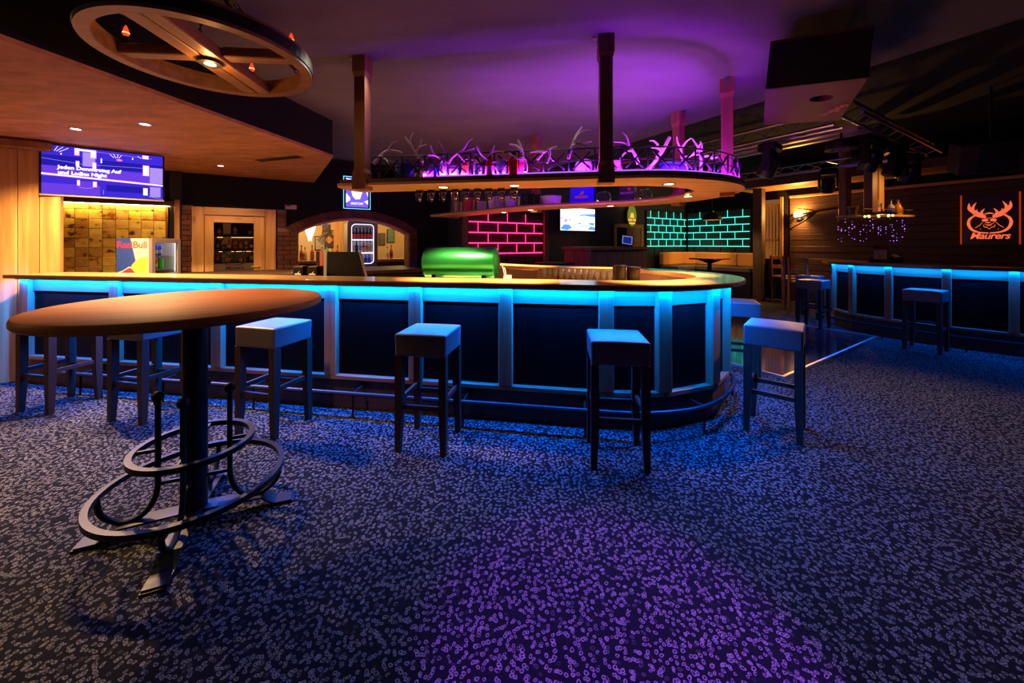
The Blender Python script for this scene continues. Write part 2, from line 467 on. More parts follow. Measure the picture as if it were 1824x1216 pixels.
M_bar_wood = wood('reddish_bar_wood', (.40, .20, .10), (.25, .11, .05), 'z')
M_bar_wood_x = wood('reddish_bar_wood_rail', (.40, .20, .10), (.25, .11, .05), 'x')
M_header = wood('header_wood', (.26, .115, .050), (.17, .07, .028), 'x')
M_shelf_pine = wood('shelf_pine', (.80, .46, .17), (.62, .33, .11), 'x', knots=.15)
M_top = wood('oiled_bar_top', (.80, .47, .20), (.62, .34, .13), 'x', rough=.28, coat=.9, knots=.1, bump=.03)
M_table = wood('brown_table_laminate', (.36, .105, .032), (.26, .070, .021), 'x', rough=.5, coat=.0, knots=0, spec=.25, bump=.03)
M_panel = wood('black_brown_panel', (.0035, .0022, .002), (.0015, .001, .001), 'z', rough=.5, knots=.1, spec=.08)
M_dark_wood = wood('dark_board', (.085, .040, .020), (.045, .020, .010), 'x', rough=.6)
M_dark_wood_z = wood('dark_upright_board', (.16, .085, .065), (.10, .05, .04), 'z', rough=.6)
M_stool_wood = wood('espresso_stool_wood', (.045, .023, .015), (.027, .014, .010), 'z', rough=.45, knots=0, spec=.25)
M_leather = pbr('dark_brown_leather', (.085, .062, .056), .42, 0, 1.0, vary=.15, vscale=8, bump=.12, bscale=220)
M_tan_leather = pbr('tan_leather', (.60, .27, .06), .42, bump=.15, bscale=80)
M_iron = pbr('black_iron', (.007, .007, .008), .45, .0, .3, bump=.05, bscale=90)
M_iron_plate = pbr('rubbed_dark_steel', (.009, .009, .011), .42, .0, .22, bump=.1, bscale=40)
M_steel = pbr('brushed_steel', (.55, .55, .58), .3, 1.0)
M_chrome = pbr('chrome', (.8, .8, .82), .12, 1.0)
M_white = pbr('white_plastic', (.75, .74, .72), .4)
M_grey = pbr('grey_plastic', (.28, .25, .24), .45)
M_black_plastic = pbr('black_plastic', (.006, .006, .007), .4, spec=.2)
M_glass = pbr('clear_glass', (.95, .96, .98), .02, 0, trans=1.0)
M_pane = pbr('thin_pane', (.95, .96, .98), .02, 0, trans=1.0, ior=1.05, spec=.6)
M_antler = pbr('bone_antler', (.55, .47, .42), .5, vary=.3, vscale=20)
M_gold = pbr('gold_metal', (.75, .48, .15), .3, .9)
M_neck = pbr('bottle_cap_black', (.02, .02, .02), .4)
# ================================================================== THE SETTING
MB().span(-9, 13, -3.2, 15, -0.06, 0.0).build('floor', M_carpet, loc=(0, 0, 0), kind='structure', label='black carpet with a pattern of small pale rings', cat='floor')

# raised ceiling over the dance floor, and the lower plaster ceiling over the bar
MB().span(-9, 13, -3.2, 15, 3.32, 3.40).build('ceiling', M_dark_ceiling, loc=(0, 0, 0), kind='structure', label='black painted upper ceiling over the dance floor', cat='ceiling')
ce = [(-9, -3.2), (6.4, -3.2), (2.6, 4.17), (0.25, 8.57), (-9, 8.57)]
c2 = MB(); c2.prism(ce, 2.92, 2.96)
CEIL = c2.build('ceiling_lower', M_plaster, loc=(0, 0, 0), kind='structure', label='rough plaster ceiling over the bar washed in purple', cat='ceiling')
MB().prism([(-9, -3.2), (6.36, -3.2), (2.57, 4.15), (0.22, 8.57), (-9, 8.57)], 2.96, 3.32).build('fascia', M_black, CEIL, loc=(0, 0, 0))

# dropped soffit on the left with its black fascia
so = [(-3.2, -1.0), (-2.68, 1.97), (-2.216, 4.655), (-3.6, 6.8), (-9, 6.8), (-9, -1.0)]
SOF = MB().prism(so, 2.47, 2.50).build('ceiling_soffit', M_soffit, loc=(0, 0, 0), kind='structure', label='dropped brown plaster soffit with black fascia on the left', cat='ceiling')
MB().prism([(p[0] - .004, p[1] - .004) for p in so], 2.50, 2.92).build('fascia', M_black_wall, SOF, loc=(0, 0, 0))
tube_c = [Vector((so[1][0], so[1][1], 2.485)), Vector((so[2][0], so[2][1], 2.485)), Vector((so[3][0], so[3][1], 2.485))]

def planks_z(parent, s0, s1, v, z0, z1, w, th, mat, name='plank'):
    first = None; n = int(round((s1 - s0) / w)); w = (s1 - s0) / n
    for i in range(n):
        x = s0 + (i + .5) * w; off = random.uniform(-.002, .002)
        if first is None:
            b = MB(); b.box((0, 0, (z1 - z0) / 2), (w - .005, th, z1 - z0), bev=.003)
            first = b.build(name, mat, parent, loc=(x, v - th / 2 + off, z0))
        else: share(first, (x, v - th / 2 + off, z0), parent)

# plank partition at the left end of the bar
WL = MB().span(-3.9, -1.86, 5.98, 6.08, 0, 2.47).build('wall_left', M_pine_z, loc=(0, 0, 0), rz=A, kind='structure', label='knotty pine plank wall at the end of the bar', cat='wall')
planks_z(WL, -3.9, -1.845, 5.98, 0.0, 2.44, .145, .025, M_pine_z)
cm = MB(); cm.box((0, 0, .05), (2.02, .09, .10), bev=.02); cm.build('crown_moulding', M_red_post, WL, loc=(-2.9, 5.92, 2.36))

# back wall of the bar, with the door bay and the brick arch opening
B0, B1_, ZC, RO, RI = .26, 2.52, -.028, 2.048, 1.90
SC = (B0 + B1_) / 2
WB = MB()
WB.span(-4.4, -.70, 7.42, 7.56, 0, 2.95)
WB.span(-.19, .26, 7.42, 7.56, 0, 2.95)
WB.span(-.70, -.19, 7.42, 7.56, 0, .5)
WB.span(-.70, -.19, 7.42, 7.56, 1.73, 2.95)
WB.span(2.52, 3.35, 7.42, 7.56, 0, 2.95)
arc = [(SC + x, ZC + math.sqrt(2.05 ** 2 - x * x)) for x in [(-1.13 + 2.26 * i / 16) for i in range(17)]]
for i in range(16):
    (xa, za), (xb, zb) = arc[i], arc[i + 1]
    WB.add([(xa, 7.42, za), (xb, 7.42, zb), (xb, 7.42, 2.95), (xa, 7.42, 2.95), (xa, 7.56, za), (xb, 7.56, zb), (xb, 7.56, 2.95), (xa, 7.56, 2.95)],
           [(0, 1, 2, 3), (7, 6, 5, 4), (0, 4, 5, 1)])
WB.build('wall_bar_back', M_black_wall, loc=(0, 0, 0), rz=A, kind='structure', label='black painted wall behind the bar', cat='wall')

WN = MB(); WN.span(3.2, 11.0, 6.82, 6.96, 0, 3.32); WN.span(3.2, 3.3, 6.96, 7.42, 0, 2.95)
WN.build('wall_back', M_navy_wall, loc=(0, 0, 0), rz=A, kind='structure', label='dark blue back wall between the two neon walls', cat='wall')

WR = MB().span(10.82, 10.96, -7, 6.96, 0, 3.32).build('wall_right', M_black_wall, loc=(0, 0, 0), rz=A, kind='structure', label='dark wall of horizontal boards behind the second bar', cat='wall')
first = None
for i in range(17):                                   # horizontal boards on the right wall
    z = 0.03 + i * .146
    if first is None:
        b = MB(); b.box((0, 0, .071), (.022, 10.9, .139), bev=.004); first = b.build('board', wood('smoked_board', (.080, .034, .014), (.035, .014, .006), 'y', rough=.55), WR, loc=(10.81, -1.4 + .0, z))
    else: share(first, (10.81 + random.uniform(-.002, .002), -1.4, z), WR)
MB().box((0, 0, .03), (.06, 10.9, .06), bev=.008).build('crown_board', M_pine_y, WR, loc=(10.785, -1.4, 2.52))
WS = MB().span(9.5, 10.8, -6, 4.9, 2.74, 2.84).build('ceiling_side_soffit', wood('soffit_board', (.40, .20, .07), (.24, .11, .035), 'y'), loc=(0, 0, 0), rz=A, kind='structure', label='wooden soffit over the second bar', cat='ceiling')
MB().span(9.46, 9.5, -6, 4.9, 2.70, 2.86).build('edge_board', M_dark_wood, WS, loc=(0, 0, 0))

MB().span(-9, 13, -3.35, -3.2, 0, 3.4).build('wall_entrance', M_black_wall, loc=(0, 0, 0), kind='structure', label='dark wall at the entrance side', cat='wall')
MB().span(-9.15, -9, -3.2, 15, 0, 3.4).build('wall_far_left', M_black_wall, loc=(0, 0, 0), kind='structure', label='dark wall beyond the plank partition', cat='wall')

# ------------------------------------------------------------------ dance floor (glossy dark tiles with a metal edge)
M_dance = pbr('polished_dark_floor', (.020, .022, .030), .09, spec=.8)
DF = MB().span(0, 3.07, 0, 1.95, 0.001, 0.022).build('dance_floor', M_dance, loc=(2.82, 3.925, 0), rz=A, label='polished dark dance floor with a metal edge strip', cat='dance floor')
MB().span(-.03, 3.10, -.03, 0.0, 0.001, .028).build('edge_strip', pbr('satin_metal_edge', (.55, .5, .45), .35, .9), DF, loc=(0, 0, 0))
MB().span(-.03, 0, 0, 1.98, 0.001, .028).build('edge_strip', MATS['satin_metal_edge'], DF, loc=(0, 0, 0))
MB().span(3.07, 3.10, 0, 1.98, 0.001, .028).build('edge_strip', MATS['satin_metal_edge'], DF, loc=(0, 0, 0))
MB().span(0, 3.07, 1.95, 1.98, 0.001, .028).build('edge_strip', MATS['satin_metal_edge'], DF, loc=(0, 0, 0))

# ------------------------------------------------------------------ tiled gold panel
TP = thing('gold_tile_panel', (*uv(-1.75, 7.414), 0), A, label='panel of golden mottled square stone tiles under the large television', cat='tile panel')
MB().span(-.66, .52, -.02, 0, .8, 2.02).build('backing', pbr('tile_joint', (.35, .2, .06), .8), TP, loc=(0, 0, 0))
ft = None
for r in range(9):
    for c in range(9):
        p = (-.60 + c * .129, -.032, .90 + r * .129 - .02 * 0)
        if ft is None:
            b = MB(); b.box((0, 0, 0), (.125, .024, .125), bev=.003); ft = b.build('tile', M_tile, TP, loc=p)
        else: share(ft, (p[0], p[1] + random.uniform(-.003, .003), p[2]), TP)
MB().box((0, -.06, 1.985), (1.2, .16, .07), bev=.006).build('head_board', M_dark_wood, TP, loc=(0, 0, 0))
tl = MB(); tl.box((0, -.10, 1.945), (1.1, .03, .012)); tl.build('light_strip', emit('warm_panel_light', (1.0, .60, .16), 46.0), TP, loc=(0, 0, 0))
MB().span(.545, .68, -.08, 0, 0, 2.462).build('side_post', M_black, TP, loc=(0, 0, 0))
MB().span(.60, .66, -.10, -.08, .5, 2.05, bev=.004).build('side_trim', M_pine_z, TP, loc=(0, 0, 0))

# ------------------------------------------------------------------ brick pillars and brick arch
def brick_run(parent, s0, s1, z0, z1, w=.19, h=.078, front=-.03):
    n = int((z1 - z0) / h)
    for r in range(n):
        x = s0 - (w / 2 if r % 2 else 0)
        while x < s1 - .01:
            a, b = max(x, s0), min(x + w, s1)
            if b - a > .03:
                m = MB(); m.box((0, 0, 0), (b - a - .008, .05, h - .008), bev=.003)
                m.build('brick', M_brick, parent, loc=((a + b) / 2, front + random.uniform(-.003, .003), z0 + (r + .5) * h))
            x += w
PIL = thing('brick_pillar', (*uv(-1.025, 7.42), 0), A, label='narrow brick pillar between the gold tile panel and the wooden door', cat='pillar')
MB().span(-.075, .075, -.035, .0, 0, 1.98).build('core', M_mortar, PIL, loc=(0, 0, 0))
brick_run(PIL, -.075, .075, .9, 1.98, front=-.035)
ARC = thing('brick_archway', (*uv(SC, 7.42), 0), A, label='red brick archway opening to the lit back room', cat='archway')
hw = (B1_ - B0) / 2
MB().span(-hw - .13, -hw, -.025, -.001, 0, 1.70).build('core', M_mortar, ARC, loc=(0, 0, 0))
MB().span(-hw + .001, -hw + .16, -.025, .14, 0, 1.68).build('core', M_mortar, ARC, loc=(0, 0, 0))
MB().span(-hw - .13, -hw + .005, -.025, -.001, 1.70, 1.97).build('core', M_mortar, ARC, loc=(0, 0, 0))
MB().span(hw - .15, hw - .001, -.025, .14, 0, 1.66).build('core', M_mortar, ARC, loc=(0, 0, 0))
brick_run(ARC, -hw - .13, -hw + .16, .9, 1.68)
brick_run(ARC, -hw - .13, -hw, 1.68, 1.97)
brick_run(ARC, hw - .15, hw, .9, 1.64)
th0 = math.asin(hw / RO)
am = MB(); K = 40; pa = []; pb = []
for i in range(K + 1):
    th = -th0 + 2 * th0 * i / K
    pa.append((RO - .004, th)); 
vs = []; 
for i in range(K + 1):
    th = -th0 + 2 * th0 * i / K
    for r in (RI + .004, RO - .004):
        for y in (-.028, .14): vs.append((r * math.sin(th), y, ZC + r * math.cos(th)))
fs = []
for i in range(K):
    o = i * 4; fs += [(o, o + 4, o + 6, o + 2), (o + 1, o + 3, o + 7, o + 5), (o, o + 1, o + 5, o + 4), (o + 2, o + 6, o + 7, o + 3)]
am.add(vs, fs); am.build('arch_core', M_mortar, ARC, loc=(0, 0, 0))
NB = 34
for i in range(NB):
    t0, t1 = -th0 + 2 * th0 * (i + .05) / NB, -th0 + 2 * th0 * (i + .95) / NB
    y0 = -.05 + random.uniform(-.004, .004); vs = []
    for y in (y0, .1):
        for (r, t) in ((RI, t0), (RI, t1), (RO, t1), (RO, t0)): vs.append((r * math.sin(t), y, ZC + r * math.cos(t)))
    b = MB(); b.add(vs, [(0, 1, 2, 3), (7, 6, 5, 4), (0, 4, 5, 1), (1, 5, 6, 2), (2, 6, 7, 3), (3, 7, 4, 0)])
    b.build('brick', M_brick, ARC, loc=(0, 0, 0))
# wooden lining of the arch
vs = []; fs = []; th1 = math.asin((hw - .15) / RI)
for i in range(K + 1):
    th = -th1 + 2 * th1 * i / K
    for r in (RI - .035, RI):
        for y in (-.03, .22): vs.append((r * math.sin(th), y, ZC + r * math.cos(th)))
for i in range(K):
    o = i * 4; fs += [(o, o + 4, o + 6, o + 2), (o + 1, o + 3, o + 7, o + 5), (o, o + 1, o + 5, o + 4), (o + 2, o + 6, o + 7, o + 3)]
b = MB(); b.add(vs, fs)
for sx in (-1, 1): b.span(sx * (hw - .165) - .018, sx * (hw - .165) + .018, -.03, .22, .5, ZC + RI * math.cos(th1))
b.build('arch_lining', M_pine_x, ARC, loc=(0, 0, 0))

# ------------------------------------------------------------------ glazed wooden door to the bottle store
D1 = thing('door_1', (*uv(-.425, 7.42), 0), A, kind='structure', label='wooden door with a glass pane showing bottle shelves', cat='door')
fw, fh = 1.08, 1.965
b = MB(); b.span(-fw / 2, -fw / 2 + .15, -.06, 0, 0, fh, .006); b.build('frame_post', M_pine_z, D1, loc=(0, 0, 0))
b = MB(); b.span(fw / 2 - .15, fw / 2, -.06, 0, 0, fh, .006); b.build('frame_post', M_pine_z, D1, loc=(0, 0, 0))
b = MB(); b.span(-fw / 2 + .15, fw / 2 - .15, -.06, 0, fh - .12, fh, .006); b.build('frame_head', M_pine_x, D1, loc=(0, 0, 0))
for x0, x1 in ((-.385, -.275), (.235, .385)):
    b = MB(); b.span(x0, x1, -.035, .0, 0, fh - .12, .004); b.build('stile', M_pine_z, D1, loc=(0, 0, 0))
b = MB(); b.span(-.275, .235, -.035, 0, 1.73, fh - .12, .004); b.build('head_rail', M_pine_x, D1, loc=(0, 0, 0))
b = MB(); b.span(-.275, .235, -.035, 0, 0, .5, .004); b.build('bottom_rail', M_pine_x, D1, loc=(0, 0, 0))
b = MB(); b.span(-.275, .235, -.016, -.010, .5, 1.73); b.build('pane', M_pane, D1, loc=(0, 0, 0))
b = MB(); b.tube([(.30, -.035, 1.03), (.30, -.08, 1.03), (.20, -.08, 1.03)], .011, 8); b.build('door_handle', M_gold, D1, loc=(0, 0, 0))
b = MB(); b.span(-.275, .235, -.0085, -.006, .5, 1.09); b.build('pale_board', pbr('washed_board', (.52, .36, .26), .6, vary=.3, vscale=6, stretch=(1, 1, 14)), D1, loc=(0, 0, 0))
# ------------------------------------------------------------------ stag emblem, drawn in a unit square (x -0.5..0.5, z 0..1)
def stag(parent, w, y, M_line, M_fill=None, depth=.004, letters='Maurers', txt=None, z_text=.1, loc=(0, 0, 0), halo=True):
    def S(p): return (p[0] * w, p[1] * w)
    out = MB()
    def st(pts, ws, n=6):
        q = crom([Vector((p[0], p[1], 0)) for p in pts], n)
        k = len(q); seg = len(ws) - 1; W = []
        for i in range(k):
            f = i / (k - 1) * seg; j = min(int(f), seg - 1); W.append((ws[j] * (1 - (f - j)) + ws[j + 1] * (f - j)) * w)
        out.stroke([(a.x * w, a.y * w) for a in q], W, depth, 0)
    # open oval
    for sg in (-1, 1):
        st([(sg * .27, .655), (sg * .40, .57), (sg * .435, .45), (sg * .37, .32), (sg * .22, .245), (sg * .01, .225)], [.016, .058, .074, .060, .038, .024], 8)
        # antlers
        st([(sg * .07, .60), (sg * .20, .665), (sg * .33, .74), (sg * .42, .83), (sg * .42, .95)], [.05, .085, .10, .085, .004])
        st([(sg * .34, .755), (sg * .335, .85), (sg * .265, .955)], [.07, .06, .004])
        st([(sg * .24, .69), (sg * .26, .74), (sg * .25, .795)], [.05, .035, .003])
        st([(sg * .14, .635), (sg * .155, .72), (sg * .09, .80)], [.07, .055, .004])
        # ears
        st([(sg * .13, .60), (sg * .22, .625), (sg * .35, .665)], [.045, .05, .004])
        # sunglasses
        out.plate([S((sg * .085 + .070 * math.cos(a), .526 + .034 * math.sin(a))) for a in [2 * math.pi * k / 14 for k in range(14)]], depth, 0)
        # neck
        st([(sg * .13, .49), (sg * .20, .41), (sg * .29, .35)], [.006, .016, .012])
        st([(sg * .12, .42), (sg * .10, .37), (sg * .05, .36), (sg * .0, .315)], [.010, .018, .014, .012])
        st([(sg * .19, .33), (sg * .175, .30)], [.012, .003])
    st([(-.10, .665), (0, .69), (.10, .665)], [.02, .035, .02])
    st([(-.16, .580), (0, .572), (.16, .580)], [.008, .012, .008])
    st([(-.08, .475), (-.02, .468), (.03, .478)], [.008, .028, .008])
    st([(-.11, .44), (-.01, .425), (.08, .45), (.12, .50)], [.006, .012, .010, .006])
    st([(-.07, .405), (0, .398), (.06, .415)], [.006, .016, .006])
    o = out.build('emblem', M_line, parent, loc=loc)
    t = text('lettering', letters, .215 * w, txt or M_line, parent, (loc[0], loc[1] - depth * .4, loc[2] + z_text * w), shear=.30, bold=.004 * w, extrude=depth * .5, spacing=.93)
    if M_fill:
        f = MB()
        for sg in (-1, 1): f.plate([S((sg * .25 + .09 * math.cos(2 * math.pi * k / 12), .46 + .11 * math.sin(2 * math.pi * k / 12))) for k in range(12)], depth * .5, 0)
        f.build('emblem_fill', M_fill, parent, loc=loc)
    return o, t

stag(D1, .33, 0, M_black, pbr('enamel_red_dark', (.10, .008, .006), .4), .003, "Maurer's", z_text=.02, loc=(-.02, -.016, .99))
# bottles behind the pane
def lathe_bottle(r, h, neck=.3):
    nr = r * neck
    return [(r * .92, 0), (r, .01), (r, h * .55), (r * .85, h * .63), (nr, h * .74), (nr, h * .96), (nr * 1.15, h * .965), (nr * 1.15, h)]
bcols = [(.45, .10, .05), (.55, .40, .20), (.30, .02, .02), (.50, .30, .10), (.10, .16, .10), (.62, .52, .40), (.5, .06, .04), (.36, .42, .40)]

CAB = thing('bottle_cabinet', (*uv(-.445, 7.42), 0), A, label='dark recessed cabinet with bottle shelves behind the door pane', cat='cabinet')
M_cab = pbr('cabinet_lining', (.10, .045, .025), .7)
b = MB(); b.span(-.26, .26, .29, .31, .5, 1.75); b.build('back_board', M_cab, CAB, loc=(0, 0, 0))
for sx in (-1, 1):
    b = MB(); b.span(sx * .27 - .01, sx * .27 + .01, .0, .31, .5, 1.75); b.build('side_board', M_cab, CAB, loc=(0, 0, 0))
b = MB(); b.span(-.28, .28, 0, .31, 1.75, 1.77); b.build('top_board', M_cab, CAB, loc=(0, 0, 0))
for z in (1.12, 1.32, 1.55):
    b = MB(); b.span(-.26, .26, .03, .29, z - .04, z); b.build('shelf_board', M_black, CAB, loc=(0, 0, 0))
    b = MB(); b.span(-.24, .24, .26, .27, z - .05, z - .042); b.build('light_strip', emit('cabinet_light', (1.0, .40, .16), 3.0), CAB, loc=(0, 0, 0))
def make_bottle(name, r, h, col, capcol=None, label_col=None, neck=.3, glass=False):
    t = thing(name, (0, 0, 0))
    m = MB(); m.lathe(lathe_bottle(r, h, neck), n=14)
    m.build('body', col, t, loc=(0, 0, 0))
    m = MB(); m.lathe([(r * neck * 1.25, h * .94), (r * neck * 1.25, h * 1.03)], n=10); m.build('cap', capcol or M_neck, t, loc=(0, 0, 0))
    if label_col: m = MB(); m.lathe([(r * 1.012, h * .14), (r * 1.012, h * .46)], n=14, cap=False); m.build('label', label_col, t, loc=(0, 0, 0))
    return t
BCOL = [pbr('bottle_tone_%d' % i, c, .12, coat=.6) for i, c in enumerate(bcols)]
CW = ['red brown', 'straw yellow', 'deep red', 'amber', 'dark green', 'cream', 'bright red', 'pale grey green']
k = 0
for row, z in enumerate((1.12, 1.32, 1.55)):
    n = 7 if row < 2 else 3
    for i in range(n):
        c = (k * 5 + row) % 8; h = (.15 if row < 2 else .13) * random.uniform(.88, 1.1)
        t = make_bottle('spirit_bottle', .031, h, BCOL[c], label_col=BCOL[(c + 3) % 8])
        s = -.225 + i * .075 if row < 2 else (-.2 + i * .2)
        t.location = (*uv(-.445 + s, 7.42 + random.uniform(.10, .2)), z); t.rotation_euler = (0, 0, A)
        tag(t, '%s bottle on the %s shelf of the cabinet behind the door pane' % (CW[c], ('lowest', 'middle', 'top')[row]), 'bottle', 'bottles behind the door pane')
        k += 1
# ================================================================== MAIN BAR
def Yb(X): return 2.993 - .168 * X                         # front line of the panels
base = [Vector((-4.95, Yb(-4.95))), Vector((.715, Yb(.715))), Vector((1.14, 2.86)), Vector((1.606, 3.04)), Vector((1.89, 3.354)),
        Vector((1.95, 3.78)), Vector((1.80, 4.22)), Vector((1.40, 4.55)), Vector((.85, 4.80)), Vector((.24, 5.15)), Vector((-.38, 5.80)), Vector((-1.2, 6.65))]
def Yt(X): return Yb(X) - .152
top_ctrl = [(x, Yt(x)) for x in (-4.97, -4.0, -3.0, -2.0, -1.0, -.2, .35)] + [(.75, 2.715), (1.2, 2.70), (1.70, 2.90), (2.03, 3.28), (2.12, 3.72), (2.0, 4.25), (1.56, 4.71), (.96, 5.0), (.34, 5.32), (-.30, 5.95), (-1.15, 6.85)]
top_outer = [p.to_2d() for p in crom([Vector((*p, 0)) for p in top_ctrl], 6)]
top_inner = offset(top_outer, .38)
for i in range(6):                         # the inner corner is cut back to the plank wall
    if top_inner[i].x < -4.735 + .004 * i: xx = -4.735 + .004 * i; top_inner[i] = Vector((xx, 3.226 - .168 * xx))
TOPW = MB(); TOPW.band(top_outer, top_inner, 1.062, 1.10)
BT = TOPW.build('bar_worktop', M_top, label='long curved oiled wood bar top running round the main bar', cat='bar top')
nos = MB(); nos.band(offset(top_outer, -.006), offset(top_outer, .02), 1.066, 1.094); 
o = nos.build('nosing', wood('dark_top_edge', (.20, .085, .04), (.13, .05, .022), 'x', rough=.35, knots=0), BT, loc=tuple(-c for c in BT.location))
ledp = offset(top_outer, .112)
led = MB(); led.profile_strip(offset(top_outer, .083), offset(top_outer, .097), 1.054, 1.054)
LED_C = (0.0, .125, 1.0)
led.build('led_strip', [emit('cyan_led_strip', LED_C, E['led']), M_black], BT, loc=tuple(-c for c in BT.location))

fin = MB(); fin.band(offset(top_outer, .074), offset(top_outer, .076), 1.047, 1.062); fin.build('added_cutoff_fin', M_black, BT, loc=tuple(-c for c in BT.location))  # fin added to keep the strip's light from reaching far over the floor
BF = thing('bar_counter', (-1.5, Yb(-1.5), 0), 0, label='main bar body with black panels between pine posts under a cyan light strip', cat='bar counter')
off0 = Vector((-1.5, Yb(-1.5)))
def L2(p, z=0.0): return (p[0] - off0.x, p[1] - off0.y, z)
post_x = [-4.88, -3.79, -2.665, -1.544, -.788, -.045, .70]
verts = [Vector((x, Yb(x))) for x in post_x[:-1]] + base[1:]
def seg_part(name, p, q, z0, z1, out0, out1, mat, gap=0.0, bev=.004):
    d = (q - p); L = d.length; an = math.atan2(d.y, d.x)
    m = MB(); m.span(gap, L - gap, -out1, -out0, z0, z1, bev)
    return m.build(name, mat, BF, loc=L2(p), rz=an)
for i in range(len(verts) - 1):
    p, q = verts[i], verts[i + 1]
    seg_part('panel', p, q, .27, .945, -.03, 0, M_panel, .03)
    seg_part('header_board', p, q, .925, 1.06, -.02, .012, M_header, .0)
    seg_part('ledge', p, q, .248, .285, -.03, .048, M_bar_wood_x, .0)
    seg_part('kick_board', p, q, 0, .25, -.03, .012, M_dark_wood, .0)
for i, p in enumerate(verts):
    a = verts[max(i - 1, 0)]; b = verts[min(i + 1, len(verts) - 1)]
    an = math.atan2((b - a).y, (b - a).x)
    m = MB(); m.span(-.055, .055, -.050, .02, .285, 1.058, .004)
    m.build('post', M_bar_wood, BF, loc=L2(p), rz=an)
# inside: work counter and the inner face of the rear run
wk = MB(); wb_ = [Vector((-4.05, Yb(-4.05)))] + base[1:6]; wk.band(offset(wb_, .06), offset(wb_, .72), .88, .92)
w_ = wk.build('work_counter', pbr('grey_steel_worktop', (.30, .28, .27), .35, .7), BF, loc=(-off0.x, -off0.y, 0))
wf = MB(); wf.band(offset(wb_, .70)[:4], offset(wb_, .72)[:4], .0, .88); wf.build('inner_front', M_dark_wood, BF, loc=(-off0.x, -off0.y, 0))
wl_ = [Vector((x, Yb(x) + .50)) for x in (-1.5, -.8, 0, .5)] + [Vector((1.0, 3.42)), Vector((1.35, 3.62)), Vector((1.42, 3.85))]
wg = MB(); wg.band(wl_, offset(wl_, .02), .921, .93)
wg.build('shelf_fill_strip', emit('warm_fill_glow', (1.0, .38, .09), E['work']), BF, loc=(-off0.x, -off0.y, 0))  # hidden strip added to brighten the underside of the hanging shelf
rb = [p.to_2d() for p in crom([Vector((p.x, p.y, 0)) for p in base[4:]], 5)]
ri = MB(); ri.band(offset(rb, .20), offset(rb, .22), 0, 1.06)
ri.build('inner_face', pbr('brown_stone_face', (.17, .085, .05), .7, vary=.4, vscale=60), BF, loc=(-off0.x, -off0.y, 0))
gl = MB(); gl.band(offset(rb, .22), offset(rb, .46), .87, .90); gl.build('glass_ledge', pbr('ledge_steel', (.30, .28, .27), .35, .7), BF, loc=(-off0.x, -off0.y, 0))

# ------------------------------------------------------------------ foot rail on the floor along the bar
FR = thing('foot_rail', (-1.5, Yb(-1.5) - .22, 0), 0, label='black tubular foot rail running along the foot of the main bar', cat='foot rail')
f_ctrl = [(x, Yb(x) - .175) for x in (-4.35, -3.2, -2.0, -1.0, 0, .5)] + [(.95, 2.68), (1.40, 2.78), (1.77, 3.07), (2.03, 3.46), (2.10, 3.92), (1.97, 4.4)]
frp = [p for p in crom([Vector((p[0] + 1.5, p[1] - Yb(-1.5) + .22, .19)) for p in f_ctrl], 6)]
m = MB(); m.tube(frp, .017, 8); m.build('rail', M_iron, FR, loc=(0, 0, 0))
for (q, an) in walk(frp, .92, .35):
    m = MB(); m.tube([q, (q.x, q.y, .0)], .009, 6); m.build('leg', M_iron, FR, loc=(0, 0, 0))
    nrm = Vector((-math.sin(an), math.cos(an), 0))
    m = MB(); m.tube([q, q + nrm * .155 + Vector((0, 0, .015))], .009, 6)
    m.M = Matrix.Translation(q + nrm * .158 + Vector((0, 0, .015))) @ Matrix.Rotation(an, 4, 'Z') @ Matrix.Rotation(math.pi / 2, 4, 'X'); m.lathe([(.034, -.006), (.034, .006)], n=12)
    m.build('wall_bracket', M_iron, FR, loc=(0, 0, 0))

